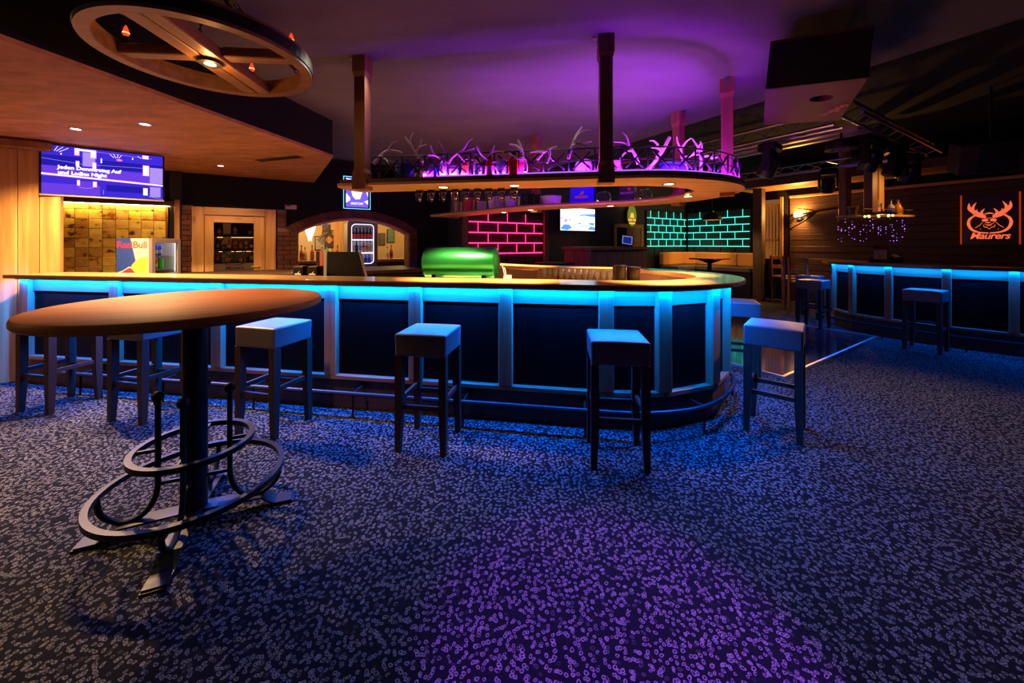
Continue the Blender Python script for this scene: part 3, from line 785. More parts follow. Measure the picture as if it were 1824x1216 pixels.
# ================================================================== BAR STOOLS
def make_stool():
    t = thing('bar_stool', (0, 0, 0))
    n = 8; hw = .18; z0, z1 = .645, .795
    vs = []; fs = []
    for j in range(n + 1):
        for i in range(n + 1):
            x = -1 + 2 * i / n; y = -1 + 2 * j / n
            vs.append((x * hw, y * hw, z1 + .012 * (1 - x * x) * (1 - y * y)))
    N1 = n + 1
    for j in range(n):
        for i in range(n): fs.append((j * N1 + i, j * N1 + i + 1, (j + 1) * N1 + i + 1, (j + 1) * N1 + i))
    rim = [i for i in range(N1)] + [(j) * N1 + n for j in range(1, N1)] + [n * N1 + i for i in range(n - 1, -1, -1)] + [j * N1 for j in range(n - 1, 0, -1)]
    b0 = len(vs)
    for r in rim: vs.append((vs[r][0] * .985, vs[r][1] * .985, z0))
    k = len(rim)
    for a in range(k): fs.append((rim[(a + 1) % k], rim[a], b0 + a, b0 + (a + 1) % k))
    fs.append([b0 + a for a in range(k - 1, -1, -1)])
    m = MB(); m.add(vs, fs, True); so_ = m.build('seat', M_leather, t, loc=(0, 0, 0))
    bv = so_.modifiers.new('bevel', 'BEVEL'); bv.width = .014; bv.segments = 3; bv.limit_method = 'ANGLE'; bv.angle_limit = math.radians(40)
    ws = so_.modifiers.new('wn', 'WEIGHTED_NORMAL')
    for sx in (-1, 1):
        for sy in (-1, 1):
            m = MB(); a, b = .025, .0185; cx, cy = sx * .153, sy * .153; bx, by = sx * .160, sy * .160
            vs = []
            for (px_, py_, h_, zz) in ((bx, by, b, 0), (cx, cy, a, .30), (cx, cy, a, .65)):
                for (i, j) in ((-1, -1), (1, -1), (1, 1), (-1, 1)): vs.append((px_ + i * h_, py_ + j * h_, zz))
            fs = [(3, 2, 1, 0), (8, 9, 10, 11)] + [(o + e, o + (e + 1) % 4, o + 4 + (e + 1) % 4, o + 4 + e) for o in (0, 4) for e in range(4)]
            m.add(vs, fs); m.build('leg', M_stool_wood, t, loc=(0, 0, 0))
    for (p, q) in (((-.13, -.153, .30), (.13, -.153, .30)), ((-.13, .153, .30), (.13, .153, .30)), ((-.153, -.13, .345), (-.153, .13, .345)), ((.153, -.13, .345), (.153, .13, .345))):
        m = MB(); m.bar(p, q, .022, .030); m.build('stretcher', M_stool_wood, t, loc=(0, 0, 0))
    return t
proto = make_stool(); used = False
stools = [(-3.92, 3.27, -10, 'dark leather bar stool at the bar next to the pine plank wall'),
          (-2.98, 3.10, -12, 'dark leather bar stool at the bar under the near edge of the high round table'),
          (-1.82, 2.89, -14, 'dark leather bar stool beside the rim of the high round table'),
          (-.585, 2.675, -9, 'dark leather bar stool standing alone mid-way along the straight bar front'),
          (.69, 2.49, -7, 'dark leather bar stool where the bar front begins to curve'),
          (1.99, 2.85, -40, 'dark leather bar stool turned cornerwise outside the round end of the bar'),
          (2.42, 4.02, -25, 'dark leather bar stool behind the round end of the bar beside the dance floor'),
          (5.45, 4.96, 31, 'dark leather bar stool in front of the second bar'),
          (5.06, 6.32, 31, 'dark leather bar stool at the rounded end of the second bar'),
          (5.66, 7.15, 36, 'dark leather bar stool behind the rounded end of the second bar')]
for i, (x, y, a, lab) in enumerate(stools):
    t = proto if i == 0 else copy_tree(proto)
    t.location = (x, y, 0); t.rotation_euler = (0, 0, math.radians(a)); tag(t, lab, 'bar stool', 'bar stools')

# ================================================================== HIGH ROUND TABLE
TX, TY = -1.61, 1.91
HT = thing('high_round_table', (TX, TY, 0), math.radians(23), label='high round brown table on a black wrought iron base with foot rings', cat='table')
R_ = .572
m = MB(); m.lathe([(R_ - .03, 1.062), (R_ - .008, 1.066), (R_, 1.075), (R_, 1.095), (R_ - .006, 1.106), (R_ - .02, 1.110), (.02, 1.110)], n=72); m.build('tabletop', M_table, HT, loc=(0, 0, 0))
m = MB(); m.lathe([(.28, 1.035), (.28, 1.062)], n=32); m.build('top_plate', M_iron, HT, loc=(0, 0, 0))
m = MB(); m.lathe([(.062, .03), (.062, .06), (.052, .065), (.052, 1.0), (.09, 1.035)], n=16); m.build('pole', M_iron, HT, loc=(0, 0, 0))
fp = None
for k in range(4):
    if fp is None:
        m = MB(); pr = [(.03, .060), (.29, .052), (.335, .018), (.355, .008), (.43, .007)]; w = .042
        vs = []; fs = []
        for (r, z) in pr:
            for (yy, zz) in ((-w, z), (w, z), (w, z + .009), (-w, z + .009)): vs.append((r, yy, zz))
        for i in range(len(pr) - 1):
            for e in range(4): fs.append((i * 4 + e, i * 4 + (e + 1) % 4, i * 4 + 4 + (e + 1) % 4, i * 4 + 4 + e))
        o = (len(pr) - 1) * 4; fs += [(3, 2, 1, 0), (o, o + 1, o + 2, o + 3)]
        m.add(vs, fs); m.box((.425, 0, .0045), (.03, .088, .009)); fp = m.build('foot', M_iron_plate, HT, loc=(0, 0, 0))
    else: share(fp, (0, 0, 0), HT, k * math.pi / 2)
for (r, z) in ((.375, .205), (.24, .385)):
    m = MB(); m.ring((0, 0, z), r - .013, r + .013, -.013, .013, 64); m.build('foot_ring', M_iron_plate, HT, loc=(0, 0, 0))
hk = None
for k in range(4):
    if hk is None:
        pth = crom([Vector(p) for p in ((.37, 0, .20), (.355, 0, .12), (.28, 0, .065), (.20, 0, .085), (.152, 0, .17), (.146, 0, .30), (.146, 0, .45), (.146, 0, .625))], 4)
        m = MB(); m.tube(pth, .0125, 8); hk = m.build('hook', M_iron, HT, loc=(0, 0, 0))
        m = MB(); m.ball((.146, 0, .648), .026, 8); kb = m.build('knob', M_iron, hk, loc=(0, 0, 0))
        m = MB(); m.bar((.15, 0, .385), (.232, 0, .385), .012, .016); ar = m.build('ring_arm', M_iron, hk, loc=(0, 0, 0))
        m = MB(); m.bar((.05, 0, .22), (.15, 0, .22), .012, .016); ar2 = m.build('pole_arm', M_iron, hk, loc=(0, 0, 0))
    else:
        h = share(hk, (0, 0, 0), HT, k * math.pi / 2)
        for c in (kb, ar, ar2): share(c, (0, 0, 0), h)

# ================================================================== WAGON WHEEL CHANDELIER
WC = thing('wagon_wheel_chandelier', (-1.83, 2.28, 2.50), math.radians(5), label='wooden wagon wheel chandelier with red flame bulbs hung on chains', cat='chandelier')
M_wheel = wood('old_wheel_wood', (.26, .12, .042), (.15, .065, .02), 'x', knots=.2)
m = MB(); m.ring((0, 0, 0), .485, .545, 0, .10, 72); m.build('rim', M_wheel, WC, loc=(0, 0, 0))
m = MB(); m.ring((0, 0, 0), .545, .551, .02, .08, 72); m.build('iron_tyre', M_iron, WC, loc=(0, 0, 0))
for x in (-.047, .047):
    m = MB(); m.span(x - .042, x + .042, -.49, .49, .005, .075, .006); m.build('spoke', wood('old_spoke_wood', (.32, .15, .05), (.18, .08, .025), 'y', knots=.2), WC, loc=(0, 0, 0))
for sx in (-1, 1):
    m = MB(); m.span(sx * .09, sx * .49, -.04, .04, .02, .08, .006); m.build('cross_spoke', M_wheel, WC, loc=(0, 0, 0))
m = MB(); m.lathe([(.060, -.012), (.065, 0), (.065, .02)], n=20); hb = m.build('lamp_ring', M_black, WC, loc=(0, 0, 0))
m = MB(); m.lathe([(.001, -.014), (.030, -.014), (.030, -.008)], n=16); m.build('lamp_disc', emit('wheel_lamp', (1.0, .50, .16), 12.0), WC, loc=(0, 0, 0))
M_flame = emit('red_flame_bulb', (1.0, .045, .012), 1.6); M_fil = emit('bulb_filament', (1.0, .25, .06), 4.0)
for k, (bx, by) in enumerate(((-.47, 0), (.47, 0), (0, .42), (0, -.42))):
    m = MB(); m.lathe([(.024, .07), (.026, .085), (.012, .09), (.012, .125), (.02, .13)], (bx, by, 0), 12); h = m.build('candle_holder', M_iron, WC, loc=(0, 0, 0))
    m = MB(); m.lathe([(.008, .13), (.016, .150), (.015, .165), (.008, .188), (.002, .20)], (bx, by, 0), 12); m.build('bulb', M_flame, h, loc=(0, 0, 0))
    m = MB(); m.lathe([(.004, .146), (.0165, .150), (.0165, .158), (.004, .162)], (bx, by, 0), 10); m.build('filament', M_fil, h, loc=(0, 0, 0))
for k in range(4):                                    # chains to the ceiling
    an = math.radians(45 + 90 * k); p = Vector((.50 * math.cos(an), .50 * math.sin(an), .10)); q = Vector((.12 * math.cos(an), .12 * math.sin(an), .415))
    m = MB(); nl = 13
    for j in range(nl):
        c = p.lerp(q, (j + .5) / nl); d = (q - p).normalized(); s1 = d.cross(Vector((0, 0, 1))).normalized(); s2 = s1.cross(d)
        s_ = s1 if j % 2 else s2
        m.tube([c + d * .024 * math.cos(t) + s_ * .011 * math.sin(t) for t in [2 * math.pi * e / 8 for e in range(8)]], .004, 5, closed=True)
    m.build('chain', M_iron, WC, loc=(0, 0, 0))
m = MB(); m.lathe([(.13, .405), (.13, .42)], n=20); m.build('ceiling_plate', M_iron, WC, loc=(0, 0, 0))
m = MB(); m.tube(crom([Vector(p) for p in ((.0, .0, .02), (.03, -.15, .085), (.0, -.35, .085), (.02, -.46, .12), (.05, -.2, .25), (.0, 0, .41))], 5), .005, 5); m.build('cable', M_black_plastic, WC, loc=(0, 0, 0))
point('wheel_lamp_glow', (-1.83, 2.28, 2.44), 3.0, (1.0, .45, .12), .02)
WLSPOT = spot('wheel_lamp_light', (-1.83, 2.28, 2.47), (-1.83, 2.28, 0), E['wheel'], (1.0, .55, .22), 74, .7, .04)

# ------------------------------------------------------------------ soffit downlights and the air slot
for (x, y, lab) in ((-4.06, 3.50, 'above the plank wall end of the bar'), (-3.28, 3.36, 'above the bar near the soffit edge'), (-3.99, 5.15, 'above the bar in front of the wooden door'), (-4.6, 1.3, 'added out of view to light the carpet by the pine wall')):  # the last one is added out of view to light the left carpet
    t = thing('soffit_downlight', (x, y, 2.47), 0, label='small round recessed downlight in the soffit ' + lab, cat='downlight', group='soffit downlights')
    m = MB(); m.ring((0, 0, 0), .034, .048, -.005, .0, 20); m.build('trim_ring', M_chrome, t, loc=(0, 0, 0))
    m = MB(); m.lathe([(.001, -.003), (.034, -.003), (.034, 0)], n=16); m.build('lamp_disc', emit('soffit_lamp', (1.0, .66, .34), 34.0), t, loc=(0, 0, 0))
    spot('soffit_light', (x, y, 2.455), (x, y + .05, 0), E['soffit'] * (.10 if y < 2 else .16 if y > 5 else 1), (1.0, .60, .26), 135, .5, .03)
t = thing('air_vent', (-2.93, 4.72, 2.47), math.radians(-20), label='long dark air slot in the soffit', cat='vent')
m = MB(); m.span(-.36, .36, -.055, .055, -.008, 0, .003); m.build('frame', M_dark_wood, t, loc=(0, 0, 0))
for k in range(3):
    m = MB(); m.span(-.34, .34, -.038 + k * .03, -.022 + k * .03, -.012, -.008); m.build('slat', M_black, t, loc=(0, 0, 0))
# ================================================================== HANGING SHELF OVER THE BAR
ZS = 1.872
i0 = min(range(len(top_outer)), key=lambda i: abs(top_outer[i].x + 1.41) + (0 if i < 40 else 9))
sp = [Vector((-1.41, Yt(-1.41)))] + [p for p in top_outer[i0 + 1:] ]
si = offset(sp, .385)
HS = thing('hanging_shelf', (0.4, 3.6, ZS), 0, label='curved wooden bottle shelf hanging from the ceiling over the bar', cat='shelf')
SL = (-.4, -3.6, 0)
def SP(p, z=0.0): return Vector((p[0] - .4, p[1] - 3.6, z))
m = MB(); m.band(sp, si, 0, .022)
c0 = (sp[0] + si[0]) / 2; d0 = (sp[0] - sp[1]).normalized(); r0 = (sp[0] - si[0]).length / 2; n0 = (sp[0] - si[0]).normalized()
half = [c0 + n0 * r0 * math.cos(t) + d0 * r0 * .42 * math.sin(t) for t in [math.pi * k / 10 for k in range(11)]]
m.prism(half, 0, .022)
m.build('shelf_board', M_shelf_pine, HS, loc=SL)
m = MB(); m.band(offset(sp, -.004), offset(sp, .018), .0225, .050); m.band(offset(si, -.018), offset(si, .004), .0225, .040)
m.build('lip', wood('dark_shelf_lip', (.17, .065, .03), (.10, .035, .016), 'x', knots=0), HS, loc=SL)
# violet light strip behind the lip
sl_path = [p for p in sp if True]
k0 = next(i for i, p in enumerate(sp) if p.x > -.78); k1 = next(i for i, p in enumerate(sp) if p.y > 3.75 and p.x > 1)
lp = sp[k0:k1 + 1]
m = MB(); m.profile_strip(offset(lp, .030), offset(lp, .034), .066, .0505, .002, face=2)      # light face looks up and inwards
m.build('led_strip', [emit('violet_led_strip', (.34, .015, 1.0), E['shelf_led'] * 4), emit('violet_strip_glow', (.40, .10, 1.0), 1.3)], HS, loc=SL)
# posts
def shelf_post(x, y, an, w=.115, z0=-.03, z1=2.92 - ZS):
    m = MB(); h = w / 2; g = h * .80; vs = []; fs = []
    levels = [(z0, h, 0), (.10, h, 0), (.135, g, 0), (z1 - .17, g, 0), (z1 - .13, h, 0), (z1, h, 0)]
    for (z, q, _) in levels:
        for (i, j) in ((-1, -1), (1, -1), (1, 1), (-1, 1)): vs.append((i * q, j * q, z))
    for l in range(5):
        for e in range(4): fs.append((l * 4 + e, l * 4 + (e + 1) % 4, l * 4 + 4 + (e + 1) % 4, l * 4 + 4 + e))
    fs += [(3, 2, 1, 0), (20, 21, 22, 23)]
    m.add(vs, fs); o = m.build('post', M_red_post, HS, loc=(x - .4, y - 3.6, 0), rz=an)
    b = MB(); b.span(-.10, -.055, -.02, .02, z1 - .008, z1 - .002); b.span(-.062, -.056, -.02, .02, z1 - .07, z1 - .002); b.build('angle_bracket', M_steel, o, loc=(0, 0, 0))
a0 = math.atan(-.168)
shelf_post(-1.225, Yt(-1.225) + .035, a0); shelf_post(.69, 2.775, a0 + .05); shelf_post(2.0, 3.50, math.radians(62), .12)
shelf_post(1.93, 4.36, math.radians(118)); shelf_post(.34, 5.30, math.radians(140))
shelf_post(-1.0, 6.62, math.radians(140))
# recessed lamps in the underside
DL = [(-.57, 3.12), (.02, 3.03), (1.23, 2.95), (1.74, 3.72), (1.22, 4.66), (.26, 5.22), (-.12, 5.62)]
DT = [(.03, .17), (.03, .17), (-.05, .17), (-.17, .02), (-.12, -.13), (-.08, -.12), (-.1, -.1)]
for (x, y), (tx, ty) in zip(DL, DT):
    m = MB(); m.ring((x, y, 0), .036, .050, -.006, 0, 20); r_ = m.build('lamp_ring', M_chrome, HS, loc=SL)
    m = MB(); m.lathe([(.001, -.004), (.036, -.004), (.036, 0)], (x, y, 0), 16); m.build('lamp_disc', emit('shelf_lamp', (1.0, .66, .32), 30.0), r_, loc=(0, 0, 0))
    spot('shelf_lamp_light', (x, y, ZS - .012), (x + tx, y + ty, 1.1), E['downlight'], (1.0, .52, .20), 70, .8, .02)

# ------------------------------------------------------------------ iron gallery railing with crosses
GR = thing('gallery_railing', (0.4, 3.0, ZS + .05), 0, label='black iron gallery railing with crossed bars on the hanging shelf', cat='railing')
k2 = next(i for i, p in enumerate(sp) if p.y > 3.36 and p.x > 1)
gp = [p for p in offset([Vector((-1.16, Yt(-1.16)))] + [p for p in sp[1:k2 + 1] if p.x > -1.1], .05)]
g3 = lambda z: [Vector((p.x - .4, p.y - 3.0, z)) for p in gp]
for nm, z, r in (('bottom_rail', .012, .005), ('mid_rail', .095, .004), ('top_rail', .185, .006)):
    m = MB(); m.tube(g3(z), r, 6); m.build(nm, M_iron, GR, loc=(0, 0, 0))
for (q, an) in walk(g3(0), .19, .08):
    m = MB(); m.bar((q.x, q.y, 0), (q.x, q.y, .185), .010, .010, (1, 0, 0)); m.build('baluster', M_iron, GR, loc=(0, 0, 0))
cx = None
for (q, an) in walk(g3(0), .19, .175):
    if cx is None:
        m = MB()
        m.bar((-.062, -.005, -.062), (.062, -.005, .062), .012, .012, (0, 1, 0)); m.bar((-.062, -.005, .062), (.062, -.005, -.062), .012, .012, (0, 1, 0))
        cx = m.build('cross', M_iron, GR, loc=(q.x, q.y, .095), rz=an)
    else: share(cx, (q.x, q.y, .095), GR, an)

# ------------------------------------------------------------------ antlers standing along the railing
def antler(strokes, d, lab, dd=0.0):
    pts_all = [at(x, y, d) for st in strokes for (x, y) in st[0]]
    bx = sum(p.x for p in pts_all) / len(pts_all); zmin = min(p.z for p in pts_all)
    m = MB()
    for si_, (st, r_a, r_b) in enumerate(strokes):
        k = len(st); P = []
        for i, (x, y) in enumerate(st):
            f = i / max(1, k - 1); p = at(x, y, d); p.y += dd * (p.z - zmin) + (.03 * math.sin(2.2 * si_ + 1) * f)
            P.append(p)
        q = crom(P, 4); n = len(q)
        m.tube(q, [1.35 * (r_a + (r_b - r_a) * i / (n - 1)) for i in range(n)], 7)
    m.build('antler', M_antler, label=lab, cat='antler', group='antlers along the hanging shelf')
AN = 'shed antler on the hanging shelf '
antler([([(666, 292), (675, 279), (688, 268), (706, 268), (715, 271)], .011, .005), ([(692, 268), (698, 256), (707, 252)], .007, .003), ([(678, 278), (688, 285), (694, 294)], .007, .003), ([(688, 286), (700, 287), (711, 286)], .006, .003)], 3.12, AN + 'next to the post at its square end')
antler([([(753, 288), (743, 278), (735, 264), (727, 252), (720, 242)], .010, .004), ([(735, 262), (731, 250), (736, 236)], .007, .003), ([(741, 274), (746, 264), (761, 258)], .007, .003), ([(744, 266), (748, 256), (749, 246)], .005, .002)], 3.05, AN + 'tallest one above the blue bucket')
antler([([(790, 300), (788, 288), (791, 274), (788, 262), (780, 250)], .010, .004), ([(790, 275), (795, 269)], .007, .003), ([(783, 281), (774, 277), (763, 278)], .008, .004), ([(788, 289), (783, 281)], .009, .008), ([(776, 276), (770, 268), (767, 259)], .006, .003)], 2.99, AN + 'above the pale vase bottle')
antler([([(798, 291), (805, 280), (815, 272), (830, 266), (845, 262), (849, 262)], .009, .010), ([(818, 271), (828, 262), (834, 252), (842, 247)], .008, .003), ([(815, 273), (823, 282), (828, 289)], .007, .004), ([(822, 284), (834, 283), (843, 284)], .006, .003), ([(847, 262), (853, 272), (862, 284), (872, 290)], .010, .007)], 2.95, AN + 'with a long bridge between the amber bottles')
antler([([(851, 260), (856, 272), (866, 282), (877, 293), (891, 307)], .010, .005), ([(868, 279), (877, 271), (890, 270), (898, 271)], .007, .003), ([(875, 272), (879, 265), (881, 260)], .006, .003), ([(876, 289), (886, 288), (896, 291)], .006, .003)], 2.90, AN + 'leaning over the pink and red bottle')
antler([([(936, 306), (937, 294), (933, 282), (930, 268), (926, 256), (922, 247)], .011, .005), ([(929, 270), (920, 260), (907, 257)], .008, .004), ([(933, 283), (920, 282), (906, 274)], .008, .004), ([(934, 300), (933, 294)], .007, .004)], 2.86, AN + 'above the red bottles')
antler([([(957, 284), (966, 274), (978, 265), (993, 259)], .008, .004), ([(970, 271), (958, 270), (944, 272)], .006, .003), ([(978, 265), (979, 278), (974, 292)], .008, .005), ([(979, 279), (988, 287)], .006, .004)], 2.84, AN + 'above the white dome')
antler([([(1012, 283), (1016, 270), (1021, 256), (1027, 240), (1038, 224)], .010, .004), ([(1024, 250), (1032, 238), (1045, 232), (1054, 232)], .007, .003), ([(1018, 260), (1030, 257), (1040, 262), (1046, 268)], .007, .004), ([(1022, 256), (1040, 254), (1055, 250)], .006, .003)], 2.82, AN + 'tall one beside the middle post')
antler([([(1137, 292), (1134, 282), (1130, 272), (1122, 260), (1112, 253), (1094, 251)], .011, .004), ([(1120, 259), (1116, 244), (1108, 236)], .007, .003), ([(1127, 268), (1116, 270), (1108, 277), (1103, 284)], .008, .004)], 2.82, AN + 'just right of the middle post')
antler([([(1153, 303), (1164, 292), (1172, 280), (1182, 266), (1189, 254), (1195, 243)], .012, .010), ([(1178, 268), (1170, 264), (1160, 263)], .007, .004), ([(1172, 258), (1164, 252), (1155, 252)], .007, .003), ([(1180, 266), (1172, 258)], .008, .007)], 2.86, AN + 'in front of the blue bucket at the round end')
antler([([(1223, 302), (1219, 290), (1215, 276), (1214, 264), (1209, 253), (1208, 242)], .011, .004), ([(1215, 263), (1223, 252), (1231, 246)], .007, .003), ([(1218, 281), (1230, 277), (1240, 268), (1245, 257)], .009, .004), ([(1232, 276), (1247, 274)], .006, .003)], 2.98, AN + 'forked upright one at the round end')
antler([([(1248, 305), (1249, 290), (1249, 276), (1246, 264), (1241, 254), (1235, 245)], .011, .004), ([(1249, 270), (1250, 260), (1247, 252)], .007, .003), ([(1250, 282), (1258, 278), (1268, 282), (1276, 281)], .008, .004), ([(1268, 283), (1272, 274), (1276, 268)], .006, .003)], 3.08, AN + 'last one before the end post')

# ------------------------------------------------------------------ bottles and vessels on the front of the shelf
ZT = ZS + .023
def on_shelf(px, d): p = at(px, 434, d); return (p.x, p.y, ZT)
def lathe_thing(name, loc, prof, mat, lab, cat, group=None, n=20, parts=()):
    t = thing(name, loc, 0, label=lab, cat=cat, group=group)
    m = MB(); m.lathe(prof, n=n); m.build('body', mat, t, loc=(0, 0, 0))
    for (nm, pr, mt) in parts: m = MB(); m.lathe(pr, n=n); m.build(nm, mt, t, loc=(0, 0, 0))
    return t
def cup(r0, r1, h, th=.004): return [(.001, 0), (r0, 0), (r1, h), (r1 - th, h), (r0 - th, th * 1.5), (.001, th * 1.5)]
M_blue_bucket = pbr('blue_plastic', (.02, .03, .60), .35)
M_lbl = lambda nm, c: pbr('label_' + nm, c, .5)
lathe_thing('ice_bucket', on_shelf(722, 3.18), cup(.062, .088, .165), M_blue_bucket, 'dark blue ice bucket near the square end of the hanging shelf', 'bucket', parts=(('rim', [(.088, .158), (.094, .16), (.094, .168), (.086, .168)], M_blue_bucket),))
lathe_thing('black_tub', on_shelf(689, 3.16), cup(.055, .068, .09), M_black_plastic, 'low black tub beside the end post of the hanging shelf', 'tub', parts=(('rim', [(.066, .084), (.072, .086), (.072, .094), (.064, .094)], M_black_plastic),))
def bottle_at(px, d, r, h, bm, lm, cm, lab, neck=.32):
    t = make_bottle('spirit_bottle', r * 1.08, h * 1.2, bm, cm, lm, neck); t.location = on_shelf(px, d); tag(t, lab, 'bottle'); return t
M_clear = pbr('clear_bottle', (.85, .82, .86), .05, trans=.75)
M_amber = pbr('amber_liquor', (.75, .28, .03), .08, trans=.35)
M_redl = pbr('red_liquor', (.80, .05, .03), .08, trans=.25)
M_darkb = pbr('dark_bottle', (.03, .02, .03), .1)
bottle_at(745, 3.10, .030, .15, M_darkb, M_lbl('rose', (.65, .45, .45)), M_neck, 'short dark bottle with a rose label beside the blue bucket')
bottle_at(754, 3.02, .026, .125, M_clear, M_lbl('pink', (.8, .5, .5)), M_white, 'small clear bottle with a white cap and pink label beside the blue bucket')
bottle_at(768, 3.06, .034, .165, M_darkb, M_lbl('redorange', (.8, .15, .05)), M_neck, 'dark bottle with an orange red label on the hanging shelf')
bottle_at(776, 2.99, .018, .10, M_blue_bucket, None, M_neck, 'tiny blue bottle in front of the dark bottle')
lathe_thing('vase_bottle', on_shelf(790, 3.02), [(.018, 0), (.022, .03), (.036, .075), (.034, .10), (.026, .13), (.030, .155), (.022, .17), (.018, .172)], M_lbl('skin', (.82, .58, .50)), 'pale pink curvy vase bottle on the hanging shelf', 'bottle', parts=(('stopper', [(.014, .172), (.014, .185)], M_neck),))
def square_bottle(px, d, w, h, bm, lm, lab):
    h *= 1.15; w *= 1.05
    t = thing('square_bottle', on_shelf(px, d), a0, label=lab, cat='bottle')
    m = MB(); m.box((0, 0, h * .4), (w, w * .8, h * .8), bev=.008); m.build('body', bm, t, loc=(0, 0, 0))
    m = MB(); m.lathe([(w * .2, h * .8), (w * .2, h)], n=10); m.build('neck', bm, t, loc=(0, 0, 0))
    m = MB(); m.lathe([(w * .26, h * .93), (w * .26, h * 1.05)], n=10); m.build('cap', M_neck, t, loc=(0, 0, 0))
    m = MB(); m.box((0, -w * .4 - .001, h * .32), (w * .82, .002, h * .40)); m.build('label', lm, t, loc=(0, 0, 0))
square_bottle(809, 3.0, .066, .165, M_clear, M_lbl('orange', (.85, .36, .05)), 'square clear bottle with a big orange label')
lathe_thing('round_decanter', on_shelf(829, 2.99), [(.030, 0), (.040, .02), (.040, .06), (.028, .09), (.030, .12), (.030, .15)], M_amber, 'round amber decanter bottle under the long antler', 'bottle', parts=(('collar', [(.033, .15), (.033, .17)], M_neck),))
bottle_at(851, 2.95, .033, .185, M_clear, None, M_neck, 'tall clear bottle without a label between amber and pink bottles', .6)
bottle_at(873, 2.93, .036, .19, M_redl, M_lbl('pink2', (.85, .35, .55)), M_lbl('pinkcap', (.8, .25, .6)), 'red bottle with a pink cap and label on the hanging shelf')
lathe_thing('glass_jug', on_shelf(893, 2.92), cup(.034, .042, .15), M_clear, 'clear glass jug beside the pink capped bottle', 'jug', parts=(('rim', [(.040, .146), (.045, .148), (.045, .153), (.038, .153)], M_clear),))
square_bottle(915, 2.90, .072, .175, M_redl, M_lbl('red', (.8, .05, .06)), 'square bright red bottle under the antler')
square_bottle(930, 2.93, .064, .19, pbr('crimson_tin', (.55, .03, .04), .4), M_lbl('dkred', (.35, .02, .03)), 'tall crimson box bottle beside the bright red bottle')
lathe_thing('white_dome_cover', on_shelf(977, 2.92), [(.118, 0), (.112, .012), (.09, .03), (.055, .045), (.02, .052), (.001, .053)], M_white, 'low white domed cover lying on the hanging shelf', 'cover', parts=(('foot_rim', [(.121, 0), (.121, .008)], M_white),))
lathe_thing('ribbed_glass_jar', on_shelf(1040, 2.93), [(.001, 0), (.066, 0), (.072, .02), (.072, .12), (.06, .14), (.055, .14), (.066, .115), (.066, .02), (.001, .01)], M_clear, 'wide clear glass jar left of the middle post', 'jar', parts=(('lid', [(.058, .14), (.05, .155), (.02, .165), (.001, .167)], M_clear),))
lathe_thing('ribbed_glass_jar', on_shelf(1094, 2.92), [(.001, 0), (.046, 0), (.05, .02), (.05, .13), (.046, .13), (.046, .02), (.001, .01)], M_clear, 'narrow clear glass jar right of the middle post', 'jar', parts=(('lid', [(.05, .13), (.05, .145)], M_clear),))
t = thing('blue_cooler_box', on_shelf(1198, 2.98), .1, label='bright blue flat box behind the antlers at the round end of the shelf', cat='box')
m = MB(); m.box((0, 0, .065), (.20, .10, .13), bev=.02); m.build('body', M_blue_bucket, t, loc=(0, 0, 0))
m = MB(); m.box((0, 0, .137), (.185, .09, .014), bev=.006); m.build('lid', M_blue_bucket, t, loc=(0, 0, 0))
bottle_at(1236, 3.12, .026, .12, M_darkb, M_lbl('ochre', (.7, .35, .12)), M_neck, 'dark bottle with an ochre label at the round end of the shelf')
bottle_at(1262, 3.22, .026, .12, M_redl, M_lbl('blue', (.2, .2, .8)), M_neck, 'red bottle with a blue label at the round end of the shelf')

# ------------------------------------------------------------------ hanging bottle dispensers under the inner edge of the shelf
def make_dispenser():
    t = thing('bottle_dispenser', (0, 0, 0))
    m = MB(); m.box((0, 0, -.014), (.060, .05, .028), bev=.004); m.build('clamp', M_black_plastic, t, loc=(0, 0, 0))
    m = MB(); m.lathe([(.016, -.075), (.022, -.06), (.022, -.028)], n=12); m.build('measure', M_glass, t, loc=(0, 0, 0))
    m = MB(); m.lathe([(.008, -.105), (.010, -.088), (.017, -.080), (.017, -.074)], n=10); m.build('spout', M_chrome, t, loc=(0, 0, 0))
    m = MB(); m.span(-.032, .032, -.03, -.022, -.096, -.090); m.build('push_bar', M_chrome, t, loc=(0, 0, 0))
    for sx in (-1, 1): m = MB(); m.span(sx * .027 - .003, sx * .027 + .003, -.028, -.02, -.095, -.03); m.build('side_arm', M_chrome, t, loc=(0, 0, 0))
    return t
dp = make_dispenser()
for i, px in enumerate((745, 767, 789, 811, 831, 852, 872, 894, 916)):
    t = dp if i == 0 else copy_tree(dp)
    X = (px - 912) / 670 * 3.27; t.location = (X, Yt(X) + .355, ZS); t.rotation_euler = (0, 0, a0)
    tag(t, 'chrome and black bottle dispenser in the row under the hanging shelf', 'dispenser', 'bottle dispensers under the hanging shelf')

# ------------------------------------------------------------------ vessels on the rear run of the shelf
def rear(px, d): p = at(px, 434, d); return (p.x, p.y, ZT)
def on_rear(f, inset=.19):                    # f: metres back along the rear run from the round end
    q, an = walk(sp, .01, f, f)[0]
    n = Vector((-math.sin(an), math.cos(an))); return (q.x + n.x * inset, q.y + n.y * inset, ZT), an
Lsum = [0.0]
for i in range(1, len(sp)): Lsum.append(Lsum[-1] + (sp[i] - sp[i - 1]).length)
def rear_px(px, inset=.19):
    best = None
    for i in range(k1, len(sp) - 1):
        for f in (0, .25, .5, .75):
            q = sp[i].lerp(sp[i + 1], f); t_ = (sp[i + 1] - sp[i]).normalized(); n = Vector((-t_.y, t_.x)); q = q + n * inset
            e = abs(912 + 670 * q.x / q.y - px)
            if best is None or e < best[0]: best = (e, q, math.atan2(t_.y, t_.x))
    return (best[1].x, best[1].y, ZT), best[2]
M_frost = pbr('frosted_plastic', (.75, .70, .74), .25, trans=.5)
